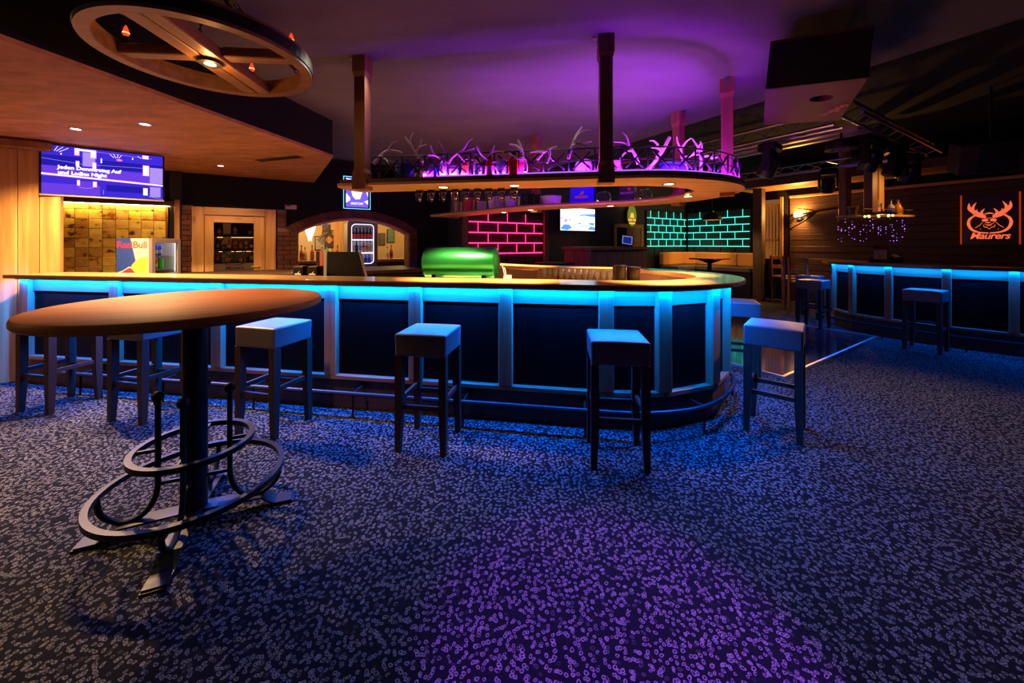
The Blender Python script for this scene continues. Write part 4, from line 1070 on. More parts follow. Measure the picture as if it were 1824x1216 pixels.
def rear_cup(px, r0, r1, h, mat, nm, lab, cat, tilt=0):
    l, an = rear_px(px); t = lathe_thing(nm, l, cup(r0, r1, h), mat, lab, cat, parts=(('rim', [(r1 - .003, h - .006), (r1 + .004, h - .004), (r1 + .004, h + .003), (r1 - .003, h + .003)], mat),)); t.rotation_euler = (0, tilt, 0); return t
rear_cup(816, .055, .07, .20, pbr('olive_tin', (.30, .28, .20), .4, .4), 'tin_cup', 'olive metal cup at the free end of the rear shelf', 'cup')
rear_cup(836, .075, .10, .24, pbr('red_bucket', (.45, .02, .02), .4), 'red_bucket', 'dark red bucket on the rear shelf', 'bucket')
rear_cup(858, .07, .075, .16, M_frost, 'plastic_beaker', 'frosted plastic beaker between the red bucket and white pot', 'beaker')
rear_cup(877, .05, .07, .20, M_white, 'white_pot', 'white tapered pot on the rear shelf', 'pot')
rear_cup(890, .05, .065, .20, pbr('grey_pot', (.35, .34, .32), .5), 'grey_pot', 'grey tapered pot on the rear shelf', 'pot')
rear_cup(912, .10, .115, .17, M_frost, 'ribbed_tub', 'clear ribbed tub left of the black crate on the rear shelf', 'tub')
l, an = rear_px(944); t = thing('black_crate', l, an, label='black slotted crate on the rear shelf', cat='crate')
m = MB(); m.span(-.09, .09, -.08, .08, 0, .012); m.build('bottom', M_black_plastic, t, loc=(0, 0, 0))
for k in range(5):
    for sy in (-1, 1): m = MB(); m.span(-.09, .09, sy * .078 - .004, sy * .078 + .004, .02 + k * .034, .042 + k * .034); m.build('slat', M_black_plastic, t, loc=(0, 0, 0))
for (sx, sy) in ((-1, -1), (1, -1), (1, 1), (-1, 1)): m = MB(); m.span(sx * .088 - .006, sx * .088 + .006, sy * .078 - .006, sy * .078 + .006, 0, .19); m.build('corner', M_black_plastic, t, loc=(0, 0, 0))
rear_cup(982, .125, .14, .13, M_frost, 'ribbed_tub', 'wide clear ribbed tub between the crate and the blue case', 'tub')
l, an = rear_px(1037); t = thing('blue_acrylic_case', l, an + math.pi, label='glowing blue acrylic case with a bird emblem on the rear shelf', cat='case')
m = MB(); m.box((0, 0, .11), (.30, .14, .22), bev=.004); m.build('body', pbr('blue_acrylic', (.03, .02, .80), .12, trans=.15), t, loc=(0, 0, 0))
m = MB(); m.plate([(-.03, .12), (.02, .125), (.035, .155), (.02, .175), (.005, .16), (-.01, .145)], .003, -.07); m.build('emblem', pbr('dull_copper', (.42, .25, .25), .4), t, loc=(0, 0, 0))
m = MB(); m.plate([(-.085, .078), (.085, .078), (.085, .112), (-.085, .112)], .002, -.07); m.build('name_plate', MATS['dull_copper'], t, loc=(0, 0, 0))
for px, lab in ((1073, 'round glass bowl left of the black lettered box on the rear shelf'), (1146, 'round glass bowl right of the black lettered box on the rear shelf')):
    l, an = rear_px(px); lathe_thing('glass_bowl', l, [(.001, 0), (.05, 0), (.085, .03), (.10, .08), (.085, .13), (.06, .15), (.057, .15), (.081, .128), (.096, .08), (.081, .033), (.05, .006), (.001, .006)], M_glass, lab, 'bowl', parts=(('rim', [(.056, .147), (.063, .149), (.063, .154), (.056, .154)], M_glass),))
l, an = rear_px(1118); t = thing('black_lettered_box', l, an + math.pi, label='black box lettered in white with a red disc on the rear shelf', cat='box')
m = MB(); m.box((0, 0, .11), (.18, .12, .22), bev=.004); m.build('body', M_black, t, loc=(0, 0, 0))
m = MB(); m.plate([(.03 + .018 * math.cos(k * .5236), .16 + .018 * math.sin(k * .5236)) for k in range(12)], .003, -.06); m.build('red_disc', pbr('enamel_red', (.6, .02, .02), .4), t, loc=(0, 0, 0))
text('lettering', 'BACARDI', .036, pbr('grey_letter', (.5, .45, .45), .5), t, (0, -.0625, .105), extrude=.001)
# ================================================================== LARGE TELEVISION
M_pic = [emit('screen_blue', (.055, .025, .72), 1.0), emit('screen_violet', (.16, .05, .80), 1.0), emit('screen_white', (1.0, .92, 1.0), 2.2),
         emit('screen_pink', (1.0, .16, .85), 1.6), emit('screen_lilac', (.45, .30, .95), 1.0), emit('screen_deep', (.02, .012, .42), 1.0)]
TV = thing('television', (-4.53, 4.2, 1.905), math.radians(40), label='large flat television showing purple neon stage graphics over the gold tiles', cat='television')
m = MB(); m.span(-.475, .475, 0, .045, 0, .545, .004); m.build('case', M_black_plastic, TV, loc=(0, 0, 0))
m = MB(); m.span(-.475, .475, -.004, 0, 0, .016); m.build('lower_bezel', M_grey, TV, loc=(0, 0, 0))
m = MB(); m.span(-.12, .12, .045, .22, .15, .4); m.build('wall_mount', M_iron, TV, loc=(0, 0, 0))
x0, x1, z0, z1 = -.462, .462, .02, .533
def PX(a, b): return (x0 + a * (x1 - x0), z0 + b * (z1 - z0))
pic = MB()
def quad(mi, a0_, b0_, a1_, b1_, lay):
    pic.m = mi; p = PX(a0_, b0_); q = PX(a1_, b1_); pic.plate([(p[0], p[1]), (q[0], p[1]), (q[0], q[1]), (p[0], q[1])], .0004, -.0006 * lay)
def line(mi, pts, w, lay):
    pic.m = mi; pic.stroke([PX(*p) for p in pts], w, .0004, -.0006 * lay)
quad(0, 0, 0, 1, 1, 1); quad(1, 0, .36, 1, .58, 2); quad(5, 0, .58, .30, .80, 2); quad(5, .45, .60, 1, .78, 2); quad(1, .0, .0, .45, .22, 2); quad(5, .5, .12, .9, .26, 2)
quad(4, .31, .62, .41, .92, 3); quad(4, .88, .36, 1.0, .72, 3); quad(1, .28, .18, .40, .30, 3); quad(4, .88, .05, .98, .28, 3)
quad(3, .245, .83, .285, .985, 4); quad(3, .37, .80, .42, .97, 4); quad(2, .25, .85, .28, .98, 5); quad(2, .375, .82, .415, .96, 5); quad(2, .25, .935, .415, .975, 5)
quad(3, .255, .60, .285, .72, 4); quad(3, .385, .57, .42, .72, 4); quad(2, .258, .61, .28, .71, 5); quad(2, .39, .58, .415, .71, 5)
quad(3, .815, .52, .875, .76, 4); quad(2, .82, .53, .87, .75, 5); quad(3, .81, .90, .87, .985, 4); quad(2, .815, .91, .865, .975, 5)
quad(3, .265, .20, .29, .32, 4); quad(3, .39, .19, .425, .31, 4); quad(2, .268, .21, .287, .31, 5); quad(2, .395, .20, .42, .30, 5); quad(2, .82, .08, .86, .24, 5)
line(3, [(0, .405), (1, .325)], .022, 6); line(2, [(0, .405), (1, .325)], .013, 7)
for (a_, b_, c_, d_) in ((.07, .99, .075, .89), (.12, .985, .095, .885), (.16, .98, .11, .88), (.20, .965, .13, .87), (.53, .93, .565, .86), (.56, .945, .58, .86), (.60, .945, .59, .86), (.63, .935, .605, .86), (.77, .95, .80, .91)):
    line(4, [(a_, b_), (c_, d_)], .006, 6); line(2, [(a_, b_), (c_, d_)], .0025, 7)
line(4, [(0, .72), (.3, .66), (1, .70)], .004, 6); line(4, [(.28, .17), (.34, .15), (.40, .18)], .005, 6); line(4, [(.87, .06), (1, .0)], .005, 6); line(4, [(.42, .95), (.9, .92)], .004, 6)
quad(2, .455, .72, .465, .82, 6); quad(2, .72, .86, .73, .90, 6); quad(4, .475, .05, .48, .14, 6); quad(2, .14, .82, .15, .85, 6)
pic.m = 3; pic.plate([(PX(.61, .82)[0] + .025 * math.cos(k * .6283), PX(.61, .82)[1] + .012 * math.sin(k * .6283)) for k in range(10)], .0004, -.004)
pic.build('screen', M_pic, TV, loc=(0, 0, 0))
text('screen_lettering', 'Jeden Donnerstag Auf', .052, M_pic[2], TV, (PX(.12, .53)[0], -.0055, PX(.12, .53)[1]), align='LEFT', extrude=.0003, bold=.002)
text('screen_lettering', 'und Ladies Night', .052, M_pic[2], TV, (PX(.12, .42)[0], -.0055, PX(.12, .42)[1]), align='LEFT', extrude=.0003, bold=.002)

# ================================================================== RED BULL STYLE COUNTER FRIDGE
FG = thing('counter_fridge', (-4.545, 4.72, .98), math.radians(5.7), label='small counter fridge with a blue and silver sun emblem side and cans inside', cat='fridge')
# local: x along the side panel, y into the room; the glazed front faces +x
sw, dp_, hh = .37, .45, .485
M_fr = pbr('fridge_cream', (.62, .52, .46), .45); M_frb = pbr('fridge_grey', (.17, .13, .125), .4)
m = MB()
m.span(-sw / 2, sw / 2 - .02, -dp_ / 2, -dp_ / 2 + .02, 0, hh); m.span(-sw / 2, sw / 2 - .02, dp_ / 2 - .02, dp_ / 2, 0, hh)
m.span(-sw / 2, -sw / 2 + .02, -dp_ / 2, dp_ / 2, 0, hh); m.span(-sw / 2, sw / 2 - .02, -dp_ / 2, dp_ / 2, hh - .02, hh); m.span(-sw / 2, sw / 2 - .02, -dp_ / 2, dp_ / 2, 0, .02)
m.build('body', M_fr, FG, loc=(0, 0, 0))
dr = MB()
fx0, fx1 = sw / 2 - .02, sw / 2 + .015
dr.span(fx0, fx1, -dp_ / 2, -dp_ / 2 + .055, 0, hh, .004); dr.span(fx0, fx1, dp_ / 2 - .05, dp_ / 2, 0, hh, .004); dr.span(fx0, fx1, -dp_ / 2 + .055, dp_ / 2 - .05, hh - .055, hh, .004); dr.span(fx0, fx1, -dp_ / 2 + .055, dp_ / 2 - .05, 0, .05, .004)
DRO = dr.build('door', M_frb, FG, loc=(0, 0, 0))
m = MB(); m.span(fx0 + .012, fx0 + .016, -dp_ / 2 + .055, dp_ / 2 - .05, .05, hh - .055); m.build('pane', M_pane, DRO, loc=(0, 0, 0))
M_lin = pbr('fridge_lining', (.80, .82, .84), .4)
m = MB(); m.span(-sw / 2 + .02, -sw / 2 + .026, -dp_ / 2 + .02, dp_ / 2 - .02, .02, hh - .02); m.build('lining', M_lin, FG, loc=(0, 0, 0))
for z in (.10, .27):
    m = MB(); m.span(-sw / 2 + .03, sw / 2 - .03, -dp_ / 2 + .02, dp_ / 2 - .02, z - .008, z); m.build('shelf', M_steel, FG, loc=(0, 0, 0))
m = MB(); m.span(sw / 2 - .035, sw / 2 - .025, dp_ / 2 - .035, dp_ / 2 - .025, .06, hh - .06); m.span(sw / 2 - .06, sw / 2 - .04, -dp_ / 2 + .03, dp_ / 2 - .03, hh - .03, hh - .024)
m.build('interior_light', emit('fridge_white_light', (.80, .92, 1.0), 34.0), FG, loc=(0, 0, 0))
# emblem on the side panel (front plane y = -dp/2)
yf = -dp_ / 2
M_navy = pbr('emblem_navy', (.02, .05, .30), .45); M_red = pbr('emblem_red', (.75, .03, .06), .45); M_yel = pbr('emblem_yellow', (.90, .52, .06), .45); M_sil = pbr('emblem_silver', (.78, .56, .44), .4)
def PL(a, b): return (-sw / 2 + a * (sw - .03), b * hh)
def flat(name, poly, mat, lay): m = MB(); m.plate([PL(*p) for p in poly], .001, yf - .0012 * lay); return m.build(name, mat, FG, loc=(0, 0, 0))
flat('silver_field', [(0, 0), (1, 0), (1, 1), (0, 1)], M_sil, 0)
flat('navy_field', [(0, 0), (.75, 0), (.44, 1), (0, 1)], M_navy, 1)
sun = [(1.0, .05)] + [(1.0 - .62 * math.sin(t), .05 + .50 * math.cos(t)) for t in [math.pi / 2 * k / 14 for k in range(15)]]
flat('sun', sun, M_yel, 2)
hill = [(0, 0), (.72, 0), (.60, .16), (.48, .26), (.40, .27), (.30, .22), (.18, .17), (0, .12)]
flat('hill_edge', [(a, b + .03) for (a, b) in hill], pbr('emblem_cream', (.95, .7, .3), .45), 3); flat('hill', hill, M_red, 4)
text('lettering', 'Red', .112, M_red, FG, (PL(.255, 0)[0], yf - .004, .372), extrude=.0006, bold=.002, spacing=.95)
text('lettering', 'Bull', .112, pbr('emblem_coral', (.95, .10, .08), .45), FG, (PL(.755, 0)[0], yf - .004, .372), extrude=.0006, bold=.002, spacing=.95)
def can(lx, ly, z, mat, mat2, lab):
    w_ = Matrix.Translation(FG.location) @ Matrix.Rotation(math.radians(5.7), 4, 'Z') @ Vector((lx, ly, z))
    t = thing('drink_can', w_, 0, label=lab, cat='can', group='cans in the counter fridge')
    m = MB(); m.lathe([(.024, 0), (.027, .008), (.027, .125), (.023, .134), (.021, .134)], n=14); m.build('body', mat, t, loc=(0, 0, 0))
    m = MB(); m.lathe([(.0274, .03), (.0274, .075)], n=14, cap=False); m.build('band', mat2, t, loc=(0, 0, 0))
    m = MB(); m.lathe([(.022, .1335), (.023, .137), (.018, .136)], n=14); m.build('lid', M_steel, t, loc=(0, 0, 0))
M_can_b = pbr('can_blue', (.04, .05, .55), .3, .4); M_can_s = pbr('can_silver', (.6, .6, .68), .3, .7); M_can_r = pbr('can_red', (.55, .04, .05), .35, .3); M_can_g = pbr('can_green', (.03, .62, .02), .35)
for j in range(2):
    for i in range(3): can(.10 - j * .07, -.12 + i * .062, .27, M_can_b, M_can_s, 'blue and silver drink can on the upper fridge shelf')
for j in range(2):
    for i in range(2): can(.10 - j * .07, -.12 + i * .062, .10, M_can_r, M_can_s, 'red and silver drink can on the lower fridge shelf')
    can(.10 - j * .07, .03, .10, M_can_g, M_can_g, 'bright green drink can on the lower fridge shelf')

# back counter along the wall that carries the fridge
BC = thing('back_counter', (*uv(.6, 6.75), 0), A, label='dark back bar counter under the wall behind the main bar', cat='counter')
m = MB(); m.span(-3.0, 1.6, -.62, .52, .93, .98, .004); m.build('counter_top', M_dark_wood, BC, loc=(0, 0, 0))
for k in range(6): m = MB(); m.span(-2.98 + k * .76, -2.98 + k * .76 + .74, -.58, .50, 0, .93); m.build('cabinet', M_black, BC, loc=(0, 0, 0))

# ================================================================== PORTRAIT SCREEN OVER THE ARCH
l = at(633, 341, 6.65)
PS = thing('portrait_screen', (*uv(1.375, 7.36), 2.02), A, label='portrait blue lit advertising screen on the black wall over the arch', cat='screen')
m = MB(); m.span(-.23, .23, -.03, .03, .02, .60, .004); m.build('case', pbr('cyan_rim_case', (.05, .12, .16), .3), PS, loc=(0, 0, 0))
m = MB()
for (a_, b_, c_, d_) in ((-.235, .235, .015, .027), (-.235, .235, .593, .605)): m.span(a_, b_, -.034, -.030, c_, d_)
for (a_, b_) in ((-.235, -.225), (.225, .235)): m.span(a_, b_, -.034, -.030, .02, .60)
m.build('light_rim', emit('cyan_rim_light', (.10, .55, 1.0), 2.2), PS, loc=(0, 0, 0))
ps = MB(); ps.m = 0; ps.plate([(-.19, .05), (.19, .05), (.19, .575), (-.19, .575)], .0005, -.031)
ps.m = 1; ps.plate([(-.08, .25), (-.03, .19), (.05, .20), (.09, .33), (.10, .42), (-.02, .40), (-.10, .34)], .0005, -.032); ps.plate([(-.19, .30), (-.12, .22), (-.12, .17), (-.19, .12)], .0005, -.032); ps.plate([(.12, .16), (.19, .10), (.19, .19)], .0005, -.032); ps.plate([(-.19, .55), (.02, .52), (-.14, .56), (-.19, .57)], .0005, -.032)
ps.plate([(.15, .36), (.19, .24), (.19, .42)], .0005, -.032)
ps.build('screen', [emit('poster_violet', (.24, .13, 1.0), 1.0), emit('poster_white', (.9, .92, 1.0), 1.5)], PS, loc=(0, 0, 0))
text('screen_lettering', 'ERISTOFF', .052, emit('poster_white', (.9, .92, 1.0), 1.5), PS, (0, -.033, .098), extrude=.0003, bold=.0015)
t = thing('wall_control_box', (*uv(.33, 7.405), 1.985), A, label='small cream control box with a dark display on the black wall beside the door', cat='control box')
m = MB(); m.span(-.085, .085, -.025, .0, 0, .075, .004); m.build('body', M_fr, t, loc=(0, 0, 0))
m = MB(); m.span(-.07, .0, -.027, -.025, .05, .068); m.build('display', M_black, t, loc=(0, 0, 0))

# ================================================================== ROOM BEHIND THE ARCH
M_cream = pbr('cream_wall', (.62, .45, .24), .8)
rw = MB(); rw.span(-.5, 3.6, 9.6, 9.7, 0, 2.5); rw.build('wall_backroom', M_cream, loc=(0, 0, 0), rz=A, kind='structure', label='cream wall with pictures in the room behind the arch', cat='wall')
rw = MB(); rw.span(-.6, -.5, 7.56, 9.7, 0, 2.5); rw.build('wall_backroom_left', M_cream, loc=(0, 0, 0), rz=A, kind='structure', label='left cream wall of the room behind the arch', cat='wall')
rw = MB(); rw.span(3.6, 3.7, 7.56, 9.7, 0, 2.5); rw.build('wall_backroom_right', M_cream, loc=(0, 0, 0), rz=A, kind='structure', label='right cream wall of the room behind the arch', cat='wall')
rw = MB(); rw.span(-.6, 3.7, 7.56, 9.7, 2.3, 2.36); rw.build('ceiling_backroom', pbr('deep_blue_ceiling', (.05, .03, .10), .6), loc=(0, 0, 0), rz=A, kind='structure', label='dark blue ceiling of the room behind the arch', cat='ceiling')
def on_arch(px, v, z=0.0):
    r = (px - 912) / 670.0
    s = (r * V.y * v - V.x * v) / (U.x - r * U.y); return (*uv(s, v), z), s
# counter in the room
l, s_ = on_arch(632, 8.75); t = thing('backroom_counter', (l[0], l[1], 0), A, label='glass fronted counter in the room behind the arch', cat='counter')
m = MB(); m.span(-1.6, 1.4, -.25, .25, 1.0, 1.06, .004); m.build('counter_top', M_pine_x, t, loc=(0, 0, 0))
m = MB(); m.span(-1.55, 1.35, -.22, .22, 0, 1.0); m.build('cabinet', M_dark_wood, t, loc=(0, 0, 0))
# tall drinks fridge
l, s_ = on_arch(646, 7.78); DF2 = thing('drinks_fridge', (l[0], l[1], .93), A, label='tall rounded drinks fridge with a lit glass door inside the arch', cat='fridge')
fw2, z0f, z1f = .56, 0.0, .93
def rrect(w, z0_, z1_, r, n=6):
    pts = []
    for (cx_, cz_, a0_) in ((w / 2 - r, z1_ - r, 0), (-w / 2 + r, z1_ - r, 90), (-w / 2 + r, z0_ + r, 180), (w / 2 - r, z0_ + r, 270)):
        for k in range(n + 1): an = math.radians(a0_ + 90 * k / n); pts.append((cx_ + r * math.cos(an), cz_ + r * math.sin(an)))
    return pts
m = MB(); m.plate(rrect(fw2, z0f, z1f, .09), .03, .42); 
o_, i_ = rrect(fw2, z0f, z1f, .09), rrect(fw2 - .14, z0f + .075, z1f - .075, .075); k = len(o_)
vs = [(p[0], -.02, p[1]) for p in o_] + [(p[0], -.02, p[1]) for p in i_] + [(p[0], .42, p[1]) for p in o_] + [(p[0], .40, p[1]) for p in i_]
fs = []
for j in range(k): n_ = (j + 1) % k; fs += [(j, n_, k + n_, k + j), (j, 2 * k + j, 2 * k + n_, n_), (k + j, k + n_, 3 * k + n_, 3 * k + j)]
m.add(vs, fs); m.span(-.26, .26, .0, .40, -.93, .0); m.build('body', M_grey, DF2, loc=(0, 0, 0))
m = MB(); i2 = rrect(fw2 - .165, z0f + .088, z1f - .088, .065); vs = [(p[0], -.012, p[1]) for p in i_] + [(p[0], -.012, p[1]) for p in i2]
m.add(vs, [(j, (j + 1) % k, k + (j + 1) % k, k + j) for j in range(k)]); m.build('light_rim', emit('fridge_rim_light', (.72, .70, 1.0), 3.2), DF2, loc=(0, 0, 0))
m = MB(); m.plate(i_, .004, .405); m.build('lining', M_lin, DF2, loc=(0, 0, 0))
for z in (.30, .56):
    m = MB(); m.span(-.205, .205, .02, .40, z - .025, z); m.build('shelf', emit('lit_shelf_edge', (.7, .68, 1.0), 1.6), DF2, loc=(0, 0, 0))
def fr_bottle(x, z, h, bm, lm, lab):
    w_ = Matrix.Translation(DF2.location) @ Matrix.Rotation(A, 4, 'Z') @ Vector((x, .08, z))
    t = make_bottle('soda_bottle', .030, h, bm, M_neck, lm, .4); t.location = w_; tag(t, lab, 'bottle', 'bottles in the drinks fridge')
M_cola = pbr('cola_dark', (.03, .012, .01), .1); M_cred = pbr('cola_label', (.85, .03, .06), .4)
for i in range(6): fr_bottle(-.165 + i * .066, .56, .22, M_cola, M_cred, 'dark soda bottle with a red label on the top fridge shelf')
for i in range(6): fr_bottle(-.165 + i * .066, .30, .22, [BCOL[1], M_darkb, BCOL[7], BCOL[6], BCOL[3], BCOL[3]][i], [None, None, None, M_lbl('pink2', (.85, .35, .55)), None, None][i], ['straw yellow', 'black', 'pale grey', 'pink labelled red', 'amber', 'amber'][i] + ' bottle on the middle shelf of the drinks fridge')
for i in range(5): fr_bottle(-.14 + i * .07, .09, .17, [BCOL[3], BCOL[0], BCOL[3], M_can_b, M_can_b][i], None, ['amber', 'red brown', 'amber', 'blue', 'blue'][i] + ' bottle on the bottom shelf of the drinks fridge')
# pine post, pictures, lamp, bottles
l, s_ = on_arch(606, 9.25); t = MB(); t.M = Matrix.Translation((l[0], l[1], 0)) @ Matrix.Rotation(A, 4, 'Z'); t.span(-.13, .13, -.05, .05, 0, 2.3, .01)
t.build('pine_post', M_pine_z, label='broad pine post left of the drinks fridge', cat='post')
pics = [(581, 407, .16, .2, 'with a dark portrait print high on the wall'), (595, 415, .13, .14, 'with a small landscape print'), (570, 433, .22, .32, 'with a grey group photograph'), (586, 427, .26, .34, 'with a black diamond print'), (599, 430, .13, .18, 'with a grey print beside the pine post'), (680, 426, .16, .30, 'with a figure print right of the fridge'), (696, 420, .18, .34, 'with a green print right of the fridge'), (580, 417, .15, .12, 'with a small sepia print')]
for k, (px, py, w, h, d_) in enumerate(pics):
    l, s_ = on_arch(px, 9.58); z = 1.4 + (434 - py) / 670 * l[1]
    t = thing('framed_picture', (l[0], l[1], z), A, label='framed picture ' + d_ + ' behind the arch', cat='picture')
    m = MB(); m.span(-w / 2, w / 2, -.025, 0, -h / 2, h / 2, .004); m.build('frame', M_dark_wood, t, loc=(0, 0, 0))
    m = MB(); m.span(-w / 2 + .02, w / 2 - .02, -.028, -.025, -h / 2 + .02, h / 2 - .02); m.build('print', pbr('print_%d' % k, [(.06, .05, .05), (.30, .32, .22), (.40, .36, .28), (.08, .04, .03), (.35, .3, .22), (.10, .07, .06), (.10, .22, .12), (.32, .2, .1)][k], .5, vary=.5, vscale=25), t, loc=(0, 0, 0))
    if k == 3:
        m = MB(); m.plate([(0, -.09), (.09, 0), (0, .09), (-.09, 0)], .001, -.0285); m.build('diamond', M_tan_leather, t, loc=(0, 0, 0))
l, s_ = on_arch(552, 8.55); BL = thing('bulb_lamp', (l[0], l[1], 1.46), A, label='glowing bulb lamp with striped cloth shade at the left of the arch', cat='lamp')
m = MB(); m.lathe([(.02, .50), (.03, .46), (.09, .36), (.10, .28), (.07, .16), (.035, .06), (.03, .0)], n=20); m.build('globe', emit('lamp_globe', (1.0, .66, .30), 30.0), BL, loc=(0, 0, 0))
m = MB(); m.tube([(0, 0, .5), (0, 0, .84)], .006, 6); m.build('cord', M_black, BL, loc=(0, 0, 0))
for (cx_, cz_) in ((.24, .34), (.22, .02)):
    for k in range(5):
        m = MB(); m.box((cx_ + .0 + (k - 2) * .028, -.05, cz_ - (k - 2) * .024), (.018, .01, .15), ry=math.radians(40)); m.build('shade_stripe', M_white if k % 2 == 0 else M_grey, BL, loc=(0, 0, 0))
point('arch_room_light', (*uv(.7, 8.6), 1.9), 46, (1.0, .60, .22), .08)
point('arch_room_light', (*uv(2.6, 8.6), 1.9), 26, (1.0, .60, .22), .08)
for k, px in enumerate((537, 543, 556, 574, 583, 592, 601, 690, 697)):
    l, s_ = on_arch(px, 8.62 + .02 * (k % 3), 1.06)
    t = make_bottle('spirit_bottle', .036, .26 if k % 2 else .30, BCOL[(k * 3) % 8] if k != 4 else M_can_g, label_col=BCOL[(k * 3 + 2) % 8]); t.location = l
    tag(t, '%s bottle on the counter in the room behind the arch' % ('bright green' if k == 4 else CW[(k * 3) % 8]), 'bottle', 'bottles on the counter behind the arch')

# ================================================================== THINGS STANDING ON THE WORK COUNTER INSIDE THE BAR
def inside(px, off): # point on the work counter behind the front
    r = (px - 912) / 670.0; yb = 2.993 + off; X = r * yb / (1 + .168 * r); return (X, yb - .168 * X)
x, y = inside(617, .46)
t = thing('till_monitor', (x, y, .92), a0, label='black till screen seen from behind on the bar work counter', cat='monitor')
m = MB(); m.box((0, .02, .01), (.22, .20, .02), bev=.004); m.build('base', M_black_plastic, t, loc=(0, 0, 0))
m = MB(); m.bar((0, .03, .02), (0, .0, .22), .06, .03, (1, 0, 0)); m.build('stand', M_black_plastic, t, loc=(0, 0, 0))
m = MB(); m.plate([(-.20, .10), (.24, .10), (.155, .40), (-.185, .40)], .03, .0); m.build('screen_back', M_black_plastic, t, loc=(0, 0, 0))
m = MB(); m.stroke([(.24, .10), (.155, .40)], .008, .032, .0); m.build('screen_edge', M_grey, t, loc=(0, 0, 0))
for k, (px, lab) in enumerate(((537, 'black bar caddy with a white bird mark left of the till'), (562, 'black bar caddy with a white bird mark beside the till screen'))):
    x, y = inside(px, .40); t = thing('bar_caddy', (x, y, .92), a0, label=lab, cat='caddy')
    m = MB(); m.span(-.055, .055, -.05, .05, 0, .255, .004); m.build('body', M_black_plastic, t, loc=(0, 0, 0))
    m = MB(); m.plate([(-.035, .175), (.035, .175), (.035, .188), (.01, .192), (.02, .215), (-.005, .192), (-.035, .188)], .001, -.05); m.build('mark', M_white, t, loc=(0, 0, 0))
    m = MB(); m.span(-.045, .045, -.04, .04, .255, .262); m.build('tray', M_dark_wood, t, loc=(0, 0, 0))
x, y = inside(573, .52)
t = thing('card_holder', (x, y, .92), a0, label='dark menu card holder with red and grey cards behind the caddies', cat='card holder')
m = MB(); m.span(-.07, .07, -.02, .02, 0, .02); m.build('foot', M_black, t, loc=(0, 0, 0))
for k in range(3): m = MB(); m.span(-.06 + k * .042, -.024 + k * .042, -.006, .0, .02, .40 + .01 * k); m.build('card', [M_darkb, BCOL[0], M_grey][k], t, loc=(0, 0, 0))
# green cooler barrel
x, y = inside(822, .50)
GBm = pbr('polished_green_metal', (.018, .27, .085), .30, .85)
t = thing('green_cooler_barrel', (x, y, .92), a0, label='polished green horizontal drum with gold reflections behind the bar top', cat='drum')
m = MB(); m.M = Matrix.Translation((0, 0, .30)) @ Matrix.Rotation(math.pi / 2, 4, 'Y'); m.lathe([(.135, -.345), (.148, -.335), (.148, .335), (.135, .345)], n=40); m.build('drum', GBm, t, loc=(0, 0, 0))
for sx in (-1, 1):
    m = MB(); m.M = Matrix.Translation((sx * .346, 0, .30)) @ Matrix.Rotation(math.pi / 2, 4, 'Y'); m.lathe([(.130, -.006), (.10, .008 * sx), (.001, .014 * sx)], n=32); m.build('end_cap', GBm, t, loc=(0, 0, 0))
    m = MB(); m.span(sx * .24 - .02, sx * .24 + .02, -.10, .10, 0, .19); m.build('cradle', M_iron, t, loc=(0, 0, 0))
x, y = inside(904, .30)
lathe_thing('straw_cup', (x, y, .92), cup(.030, .036, .205), pbr('cream_cup', (.80, .66, .42), .5), 'cream cup holding two white straws by the green drum', 'cup', parts=(('band', [(.0365, .17), (.0375, .175), (.0375, .19), (.0365, .195)], M_white),))
t = thing('drinking_straws', (x, y, .93), 0, label='two white drinking straws leaning in the cream cup', cat='straws')
for k in range(2): m = MB(); m.tube([(.01, 0, .02), (-.02 - .02 * k, .0, .24 + .02 * k), (-.03 - .02 * k, .0, .262 + .02 * k)], .004, 6); m.build('straw', M_white, t, loc=(0, 0, 0))
x, y = inside(1114, .36)
for k, (dx, dy, hgt, lab) in enumerate(((-.035, 0, .235, 'tall black round tub inside the curve of the bar'), (.045, -.01, .222, 'lower black round tub beside the tall one inside the bar'))):
    lathe_thing('black_round_tub', (x + dx * 1.45, y + dy, .92), cup(.048, .056, hgt + .06), pbr('black_smoked', (.008, .007, .007), .28), lab, 'tub', parts=(('rim', [(.055, hgt + .055), (.060, hgt + .057), (.060, hgt + .064), (.054, hgt + .064)], M_darkb),))
# row of wine glasses on the rear ledge
gl_prof = [(.030, 0), (.030, .004), (.004, .010), (.0035, .07), (.012, .08), (.030, .11), (.033, .14), (.028, .185), (.0265, .185), (.031, .14), (.028, .111), (.010, .084), (.001, .081)]
M_wine = pbr('wine_glass_clear', (.92, .90, .88), .06, trans=.6)
def make_glass():
    t = thing('wine_glass', (0, 0, 0)); m = MB(); m.lathe(gl_prof[4:], n=16, cap=False); m.build('bowl', M_wine, t, loc=(0, 0, 0))
    m = MB(); m.lathe([(.0035, .012), (.0035, .075), (.010, .082)], n=8); m.build('stem', M_wine, t, loc=(0, 0, 0))
    m = MB(); m.lathe([(.030, 0), (.030, .004), (.004, .012)], n=16); m.build('foot', M_wine, t, loc=(0, 0, 0)); return t
gproto = make_glass(); ng = 0
gpath = offset(rb, .33)
cand = [q for (q, an) in walk(gpath, .072, .2) if 968 < 912 + 670 * q.x / q.y < 1096]
for j, q in enumerate(cand):
    t = gproto if ng == 0 else copy_tree(gproto); ng += 1
    t.location = (q.x, q.y, .90); t.rotation_euler = (0, 0, 0); t.scale = (1, 1, 1.08)
    tag(t, 'clear stemmed glass in the row on the ledge inside the bar', 'glass', 'glasses inside the bar')
x, y = inside(930, 1.35)
t = thing('leaning_board', (*walk(gpath, .01, 1.9, 1.9)[0][0], .90), math.radians(-30), label='brown board leaning against the inner face of the rear bar', cat='board')
